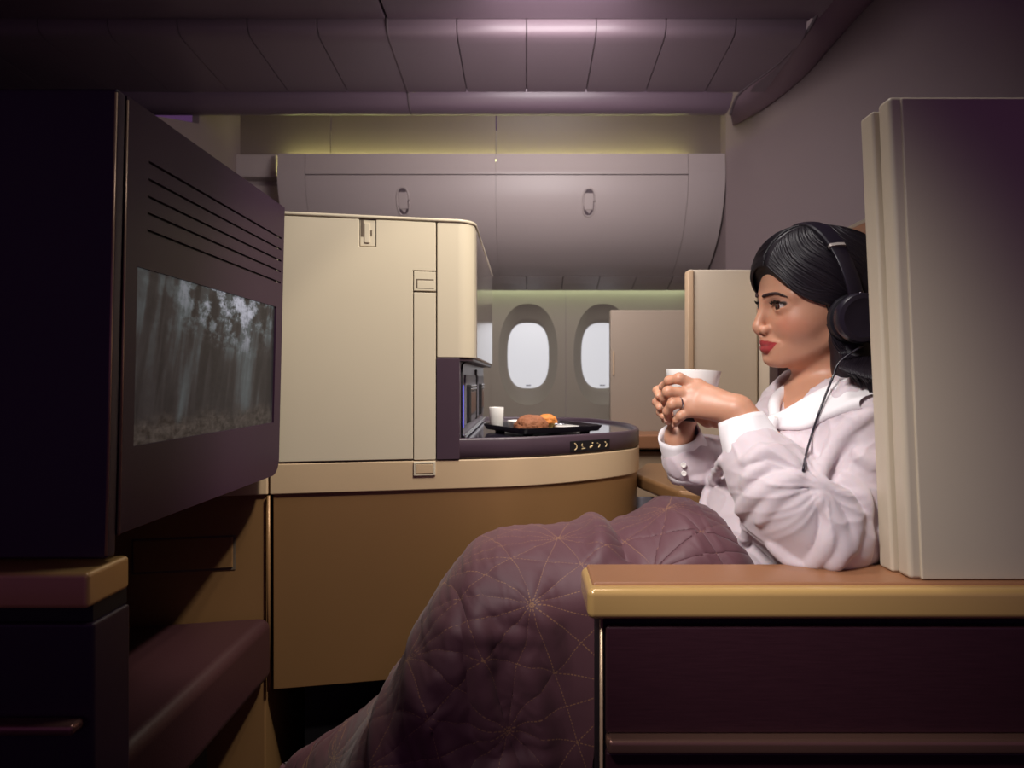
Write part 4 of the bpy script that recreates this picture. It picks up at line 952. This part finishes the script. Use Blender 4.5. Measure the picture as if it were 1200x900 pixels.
# ================================================================== HEADPHONES
hp = thing('headphones', 'black over-ear headphones worn by the woman, cable running down her blouse', 'headphones', hv(0, 0, .12))
def cupm(s): return Matrix.Translation(hv(-.008, s*.080, -.025)) @ Vector(Ld*s+np.array([0, 0, .06])+Fd*.05).to_track_quat('Z', 'Y').to_matrix().to_4x4()
for s in (1, -1):
    mt = cupm(s) @ Matrix.Diagonal((.94, .94, 1, 1))
    c = lathe('ear_cup', [(0, .014), (.0325, .014), (.0350, .017), (.0360, .021), (.0345, .025), (.0352, .0265), (.0385, .027), (.0395, .030), (.0390, .035), (.0365, .039), (.030, .0405), (.0285, .0398), (.012, .0402), (0, .0402)], M['headphone'], hp, mt, 56)
    lathe('ear_cushion', [(.018, .0), (.030, -.001), (.0375, .003), (.0395, .008), (.0375, .0135), (.030, .0155), (.018, .015), (.016, .007), (.018, 0)], M['cushion'], c, mt, 56)
    tube('hinge', [hv(-.010, s*.099, .016), hv(-.012, s*.106, .006), hv(-.012, s*.109, -.002)], [.005, .0055, .0045], M['steel'], c, 10)
def band(name, th0, th1, wid, th, m, n=40, rad=0, u0=-.006, u1=.014):
    bm = bmesh.new(); rows = []
    for i in range(n+1):
        a = th0+(th1-th0)*i/n; c = np.array([u0+(u1-u0)*max(0, math.sin(a)), math.cos(a)*(.1035+rad), .004+max(-.02, math.sin(a))*(.1165+rad)]); rd = np.array([0, math.cos(a)/.1035, math.sin(a)/.1165]); rd /= np.linalg.norm(rd); row = []
        ww = wid(abs(math.cos(a))) if callable(wid) else wid
        for x, y in ((-1, -.6), (-.92, -1), (.92, -1), (1, -.6), (1, .6), (.85, 1), (0, 1.25), (-.85, 1), (-1, .6)):
            row.append(bm.verts.new(hv(*(c+np.array([x*ww, 0, 0])+rd*y*th))))
        rows.append(row)
    k = len(rows[0])
    for r0, r1 in zip(rows, rows[1:]):
        for j in range(k): bm.faces.new((r0[j], r0[(j+1) % k], r1[(j+1) % k], r1[j]))
    bm.faces.new(rows[0]); bm.faces.new(rows[-1][::-1])
    return sharp(link(name, frombm(bm), m, hp), 35)
hb_ = band('headband', .74, PI-.74, .0125, .0042, M['headphone'], 40, .001)
for a0, a1 in ((-.02, .80), (PI-.80, PI+.02)): band('slider', a0, a1, .0105, .0026, M['headphone'], 16)
for a0, a1 in ((.70, .77), (PI-.77, PI-.70)): band('slider_plate', a0, a1, .0118, .0038, M['plate'], 3, .0014)
C.D = C.D
def onb(px, py, o=.003): return C.hit(px, py, .80, 1.4, -o)
cb = [Vector(cupm(1) @ Vector((.0, -.036, .030))), P(984, 424, .905), P(976, 442, .905), onb(968, 462, .016), onb(959, 486, .012), onb(951, 510, .006), onb(944, 535), onb(941, 553), P(938, 570, .955), P(932, 610, .965), P(922, 642, .958), P(908, 662, .94), W(.36, .94, -.35)]
cb[0] = Vector(H(-.010, .110, -.062))
tube('cable', catmull(cb, 6), .0017, M['headphone'], hp, 8)

# ================================================================== QUILTED BLANKET
top = [(.375, -.36), (.362, -.30), (.325, -.240), (.285, -.214), (.247, -.203), (.212, -.218), (.18, -.236), (.11, -.245), (.045, -.253), (-.02, -.258), (-.068, -.270), (-.100, -.293), (-.122, -.322), (-.155, -.378), (-.192, -.45), (-.232, -.53), (-.285, -.625), (-.345, -.74), (-.40, -.865)]
bot = [(.36, -.437), (.34, -.437), (.31, -.437), (.28, -.437), (.25, -.437), (.21, -.437), (.17, -.437), (.115, -.437), (.088, -.60), (.080, -.80), (.06, -.872), (.03, -.876), (.0, -.878), (-.05, -.878), (-.10, -.878), (-.16, -.878), (-.22, -.878), (-.30, -.878), (-.385, -.878)]
ct = catmull([(x, 0, z) for x, z in top], 22); cbm = catmull([(x, 0, z) for x, z in bot], 22); NS = len(ct); NQ = 170
ctp = np.array([(p.x, p.z) for p in ct]); cbp = np.array([(p.x, p.z) for p in cbm]); NT = 2*NQ+1
tt_ = np.linspace(-1, 1, NT); q = np.abs(tt_)**1.15
G = ctp[:, None, :]*(1-q)[None, :, None]+cbp[:, None, :]*q[None, :, None]      # (NS, NT, 2)
ln = np.linalg.norm(cbp-ctp, axis=1); dist = q[None, :]*ln[:, None]
rx = .085; ease = np.sqrt(np.clip(1-(1-np.minimum(dist/rx, 1))**2, 0, 1)); near = (tt_ <= 0)[None, :]
arc = np.concatenate([[0], np.cumsum(np.linalg.norm(np.diff(ctp, axis=0), axis=1))]); sm = arc/arc[-1]
shin = smooth(.50, .75, sm)[:, None]; lap = 1-smooth(.40, .50, sm)[:, None]
# the armrest and seat side hold the lap part back; in front of the seat the quilt flares towards the aisle
hw_n = .140+.028*shin*np.minimum(dist/.3, 1)-.02*lap; hw_f = .19+.02*shin
Yc = 1.0
Yg = np.where(near, Yc-hw_n*ease, Yc+hw_f*ease)
Xg = G[..., 0].copy(); Zg = G[..., 1].copy()
Xg -= np.where(near, 0, .27*smooth(.66, .86, sm)[:, None]*np.sin(np.clip(dist/.17, 0, 1)*PI*.5))
# folds
def fold_(c, d, wid, amp, L, curl=0):
    """a soft ridge through pixel-free world point c=(x,z) along direction d (x,z)"""
    d = np.array(d)/np.linalg.norm(d); px = Xg-c[0]; pz = Zg-c[1]; al = px*d[0]+pz*d[1]; ac = -px*d[1]+pz*d[0]+curl*al*al
    return amp*np.exp(-(ac/wid)**2)*np.exp(-(al/L)**2)
disp = np.zeros_like(Xg)
for a in (((.055, -.40), (.5, -1), .018, .020, .10), ((.02, -.47), (.25, -1), .020, .016, .14), ((.045, -.345), (1, -.25), .014, .006, .07), ((-.02, -.54), (1, .1), .014, .012, .09, .8), ((.06, -.56), (.5, .9), .016, .018, .10), ((.06, -.66), (.4, -1), .02, .02, .12),
          ((-.06, -.42), (.08, -1), .010, .008, .08), ((-.085, -.40), (.1, -1), .010, -.008, .07), ((-.10, -.55), (.5, -1), .02, .012, .15), ((-.02, -.66), (.15, -1), .022, .014, .2), ((-.17, -.60), (.6, -1), .02, .012, .12), ((-.05, -.36), (1, -.05), .012, .006, .07), ((.15, -.27), (-.5, 1), .014, -.014, .05), ((.11, -.265), (.7, 1), .014, .010, .05)):
    disp += fold_(*a)
nz = (np.sin(Xg*41+Zg*17+2*np.sin(Zg*23))*np.sin(Zg*31-Xg*26)+.6*np.sin(Xg*83-Zg*47+1.3)*np.sin(Zg*71+Xg*29))*.0035
wr = np.zeros_like(Xg); it_ = np.nditer(Xg, flags=['multi_index'])
for x_ in it_:
    i_, j_ = it_.multi_index
    if j_ > NT*.62: continue
    xx, zz = float(x_), float(Zg[i_, j_]); w1 = mno.noise((xx*7, zz*7, 5.0)); a1 = 1-abs(mno.noise((xx*24+w1*2, zz*13-w1, 1.7)))*3; a2 = 1-abs(mno.noise((xx*15-zz*17, zz*34+xx*30+w1*2, 8.3)))*3
    wr[i_, j_] = .0030*max(0, a1)**2*max(0, w1+.35)+.0022*max(0, a2)**2*max(0, .45-w1)
disp += nz*.55+wr
# quilting: star lattice in the cloth's own plane
uq = Xg*1.0; vq = Zg+np.where(near, 0, 0)+(Yg-(Yc-.14))*np.where(dist < .12, 1.0, 0)*(1-np.minimum(dist/.12, 1))*1.2
ang = .30; ca, sa = math.cos(ang), math.sin(ang); c0 = (.0095, -.3105)
uu = (uq-c0[0])*ca+(vq-c0[1])*sa; v2 = -(uq-c0[0])*sa+(vq-c0[1])*ca
A_ = .185; dmin = np.full_like(uu, 9.)
for k in range(6):
    th = k*PI/6; spc = A_*math.sqrt(3)/2 if k % 2 == 0 else A_/2; f = (-uu*math.sin(th)+v2*math.cos(th))/spc; dmin = np.minimum(dmin, np.abs(f-np.round(f))*spc)
disp += .0020*(1-np.exp(-dmin/.006))-.0015
Pg = np.stack([Xg, Yg, CZ+Zg], -1)
du = np.gradient(Pg, axis=0); dq = np.gradient(Pg, axis=1); disp = disp*(1-.9*smooth(.012, .068, Xg)*smooth(-.262, -.29, Zg)); nr = np.cross(du, dq); nr /= np.linalg.norm(nr, axis=-1, keepdims=True)+1e-9
if nr[NS//2, NQ//2, 1] > 0: nr = -nr
# keep the fold height out of the armrest
Pg = Pg+nr*disp[..., None]
lim = np.where(Pg[..., 0] > .066, .853, .70); Pg[..., 1] = np.maximum(Pg[..., 1], lim+.006*np.clip(disp/.01, -1, 1)*0)
idx = np.arange(NS*NT).reshape(NS, NT); Qb = np.stack([idx[:-1, :-1], idx[1:, :-1], idx[1:, 1:], idx[:-1, 1:]], -1).reshape(-1, 4)
me = fromarr(Pg.reshape(-1, 3), Qb); setattr_pt(me, 'quilt', np.stack([uu, v2, np.zeros_like(uu)], -1).reshape(-1, 3), 3)
m = mat('quilted_mauve', srgb(95, 59, 66), .60, noise=.07, scale=14, bump=.10, bscale=700, sheen=.08); nt = m.node_tree; bs = nt.nodes['Principled BSDF']; Lk = nt.links.new
at_ = nd(nt, 'ShaderNodeAttribute', attribute_name='quilt'); sep = nd(nt, 'ShaderNodeSeparateXYZ'); Lk(at_.outputs['Vector'], sep.inputs[0])
def mth_(op, a, b=None):
    n = nd(nt, 'ShaderNodeMath', operation=op)
    for i, x in enumerate((a, b)):
        if x is None: continue
        if isinstance(x, (int, float)): n.inputs[i].default_value = x
        else: Lk(x, n.inputs[i])
    return n.outputs[0]
best = None
for k in range(6):
    th = k*PI/6; spc = A_*math.sqrt(3)/2 if k % 2 == 0 else A_/2
    across = mth_('ADD', mth_('MULTIPLY', sep.outputs[0], -math.sin(th)/spc), mth_('MULTIPLY', sep.outputs[1], math.cos(th)/spc)); along = mth_('ADD', mth_('MULTIPLY', sep.outputs[0], math.cos(th)), mth_('MULTIPLY', sep.outputs[1], math.sin(th)))
    dd = mth_('MULTIPLY', mth_('ABSOLUTE', mth_('SUBTRACT', across, mth_('ROUND', across))), spc); ok = mth_('LESS_THAN', dd, .00075 if k % 2 else .00085); ds = mth_('LESS_THAN', mth_('FRACT', mth_('MULTIPLY', along, 1/.0052)), .62); g = mth_('MULTIPLY', ok, ds); best = g if best is None else mth_('MAXIMUM', best, g)
x = nd(nt, 'ShaderNodeMix', data_type='RGBA'); Lk(mth_('MULTIPLY', best, .62), x.inputs[0]); Lk(bs.inputs['Base Color'].links[0].from_socket, x.inputs[6]); x.inputs[7].default_value = srgb(170, 126, 84); Lk(x.outputs[2], bs.inputs['Base Color'])
bl = link('blanket', me, m, None, smooth=True); s_ = bl.modifiers.new('s', 'SOLIDIFY'); s_.thickness = .008; s_.offset = -1
tag(bl, 'mauve quilted blanket with stitched star pattern draped over the woman\'s lap and legs', 'blanket')
# ================================================================== SCREEN PICTURE (misty forest, no figure)
m = bpy.data.materials.new('screen_picture'); m.use_nodes = True; nt = m.node_tree; b = nt.nodes['Principled BSDF']; Lk = nt.links.new
b.inputs['Roughness'].default_value = .25; b.inputs['Base Color'].default_value = (.01, .01, .012, 1)
tcn = nd(nt, 'ShaderNodeTexCoord'); sp_ = nd(nt, 'ShaderNodeSeparateXYZ'); Lk(tcn.outputs['Object'], sp_.inputs[0])
def mth(op, a, b_=None, c=None):
    n = nd(nt, 'ShaderNodeMath', operation=op)
    for i, v in enumerate((a, b_, c)):
        if v is None: continue
        if isinstance(v, (int, float)): n.inputs[i].default_value = v
        else: Lk(v, n.inputs[i])
    return n.outputs[0]
def rng_(v, a, b_, c, d):
    n = nd(nt, 'ShaderNodeMapRange', interpolation_type='SMOOTHSTEP'); Lk(v, n.inputs[0])
    for i, x in enumerate((a, b_, c, d)): n.inputs[i+1].default_value = x
    return n.outputs[0]
U = rng_(sp_.outputs['Y'], .764, 1.188, 0, 1); U.node.interpolation_type = 'LINEAR'; Vv = rng_(sp_.outputs['Z'], CZ-.083, CZ+.141, 0, 1); Vv.node.interpolation_type = 'LINEAR'
def noise_(sx, sy, detail=4, off=0, rough=.55):
    c = nd(nt, 'ShaderNodeCombineXYZ'); Lk(mth('MULTIPLY_ADD', U, sx, off), c.inputs[0]); Lk(mth('MULTIPLY', Vv, sy), c.inputs[1])
    n = nd(nt, 'ShaderNodeTexNoise', i_Scale=1.0, i_Detail=float(detail), i_Roughness=rough); Lk(c.outputs[0], n.inputs['Vector']); return n.outputs[0]
sky = mth('MULTIPLY', rng_(Vv, .45, 1.0, 0, 1), rng_(mth('ABSOLUTE', mth('SUBTRACT', U, .62)), .0, .5, 1, .08))
canopy = rng_(noise_(9, 6, 7, 3.1, .68), .44, .62, 0, 1)
sky = mth('MULTIPLY', sky, canopy)
shear = mth('MULTIPLY_ADD', Vv, -.10, U)
def noise2(sx, sy, detail, off, rough=.55):
    c = nd(nt, 'ShaderNodeCombineXYZ'); Lk(mth('MULTIPLY_ADD', shear, sx, off), c.inputs[0]); Lk(mth('MULTIPLY', Vv, sy), c.inputs[1])
    n = nd(nt, 'ShaderNodeTexNoise', i_Scale=1.0, i_Detail=float(detail), i_Roughness=rough); Lk(c.outputs[0], n.inputs['Vector']); return n.outputs[0]
trunks = rng_(noise2(15, .8, 4, 7.7), .40, .62, 0, 1); rays = rng_(noise2(6, .6, 3, 4.3), .46, .66, 0, 1)
mist = mth('MULTIPLY', mth('MULTIPLY', trunks, .050), rng_(Vv, .05, .7, .5, 1))
mist = mth('ADD', mist, mth('MULTIPLY', rays, .060)); mist = mth('ADD', mist, mth('MULTIPLY', noise_(34, 22, 6, 9), .030))
g = mth('ADD', mist, mth('MULTIPLY', sky, .34))
rp = nd(nt, 'ShaderNodeValToRGB'); Lk(g, rp.inputs[0]); e = rp.color_ramp.elements; e[0].position = 0; e[0].color = (.004, .003, .004, 1); e[1].position = .36; e[1].color = (.40, .40, .47, 1)
x = e.new(.05); x.color = (.022, .018, .019, 1); x = e.new(.11); x.color = (.060, .070, .074, 1)
ground = rng_(mth('ADD', Vv, mth('MULTIPLY', noise_(7, 3, 5, 2.2), -.26)), -.06, .06, 1, 0)
gc = nd(nt, 'ShaderNodeValToRGB'); Lk(noise_(26, 22, 6, 5.5, .7), gc.inputs[0]); ge = gc.color_ramp.elements; ge[0].position = .38; ge[0].color = (.012, .008, .007, 1); ge[1].position = .68; ge[1].color = (.062, .048, .042, 1)
mxs = nd(nt, 'ShaderNodeMix', data_type='RGBA'); Lk(ground, mxs.inputs[0]); Lk(rp.outputs[0], mxs.inputs[6]); Lk(gc.outputs[0], mxs.inputs[7])
Lk(mxs.outputs[2], b.inputs['Emission Color']); b.inputs['Emission Strength'].default_value = .95; b.inputs['Specular IOR Level'].default_value = .2; b.inputs['Roughness'].default_value = .4
SCREEN.data.materials.append(m)

# ================================================================== CAMERA, LIGHT
cd = bpy.data.cameras.new('camera'); cam = bpy.data.objects.new('camera', cd); COL.objects.link(cam); cam.location = (0, 0, CZ); cam.rotation_euler = (PI/2, 0, 0)
cd.sensor_width = 36; cd.lens = 36*F/1200; cd.shift_x = -(VX-600)/1200; cd.shift_y = (VY-450)/1200*-1*-1; cd.clip_start = .02
cd.dof.use_dof = True; cd.dof.focus_distance = 1.02; cd.dof.aperture_fstop = 5.6
sc.camera = cam
def aim(o, to): o.rotation_euler = (Vector(to)-o.location).to_track_quat('-Z', 'Y').to_euler()
def area(name, loc, to, size, power, col=(1, .93, .82), size_y=None, spread=180):
    l = bpy.data.lights.new(name, 'AREA'); l.energy = power; l.size = size; l.color = col; l.spread = math.radians(spread)
    if size_y: l.shape = 'RECTANGLE'; l.size_y = size_y
    o = bpy.data.objects.new(name, l); COL.objects.link(o); o.location = loc; aim(o, to); return o
def spot(name, loc, to, ang, blend, power, col=(1, .93, .82), r=.05):
    l = bpy.data.lights.new(name, 'SPOT'); l.energy = power; l.spot_size = math.radians(ang); l.spot_blend = blend; l.color = col; l.shadow_soft_size = r
    o = bpy.data.objects.new(name, l); COL.objects.link(o); o.location = loc; aim(o, to); return o
spot('key_lamp', W(-.42, .08, .82), W(.23, .93, -.10), 38, 1.0, 108, (1, .95, .92), .16)
spot('cabinet_fill', W(.42, .70, 1.15), W(-.17, 1.32, .10), 48, .6, 90, (1, .95, .84), .04)  # added spot aimed at the cabinet front, no fixture there
spot('console_fill', W(.30, .80, 1.2), W(-.36, 1.29, -.25), 27, .35, 26, (1, .92, .74), .03)  # extra spot put in to brighten the bronze base
area('seat_fill', W(.10, .97, 1.22), W(.25, 1.05, -.2), .25, 2.0, (1, .94, .92), .25, 100)  # added area light over the seat, not a cabin fitting
area('cabin_fill', W(.1, 2.0, 1.24), W(.1, 3.2, .5), .5, 30, (1, .93, .93), 1.8)  # added area light that brightens the bins and side wall, no fitting
w = bpy.data.worlds.new('cabin_dim'); sc.world = w; w.use_nodes = True; bg = w.node_tree.nodes['Background']; bg.inputs[0].default_value = (.11, .048, .14, 1); bg.inputs[1].default_value = .6
sc.view_settings.view_transform = 'Standard'; sc.view_settings.look = 'None'; sc.view_settings.gamma = 1; sc.view_settings.exposure = 0; sc.view_settings.use_curve_mapping = False
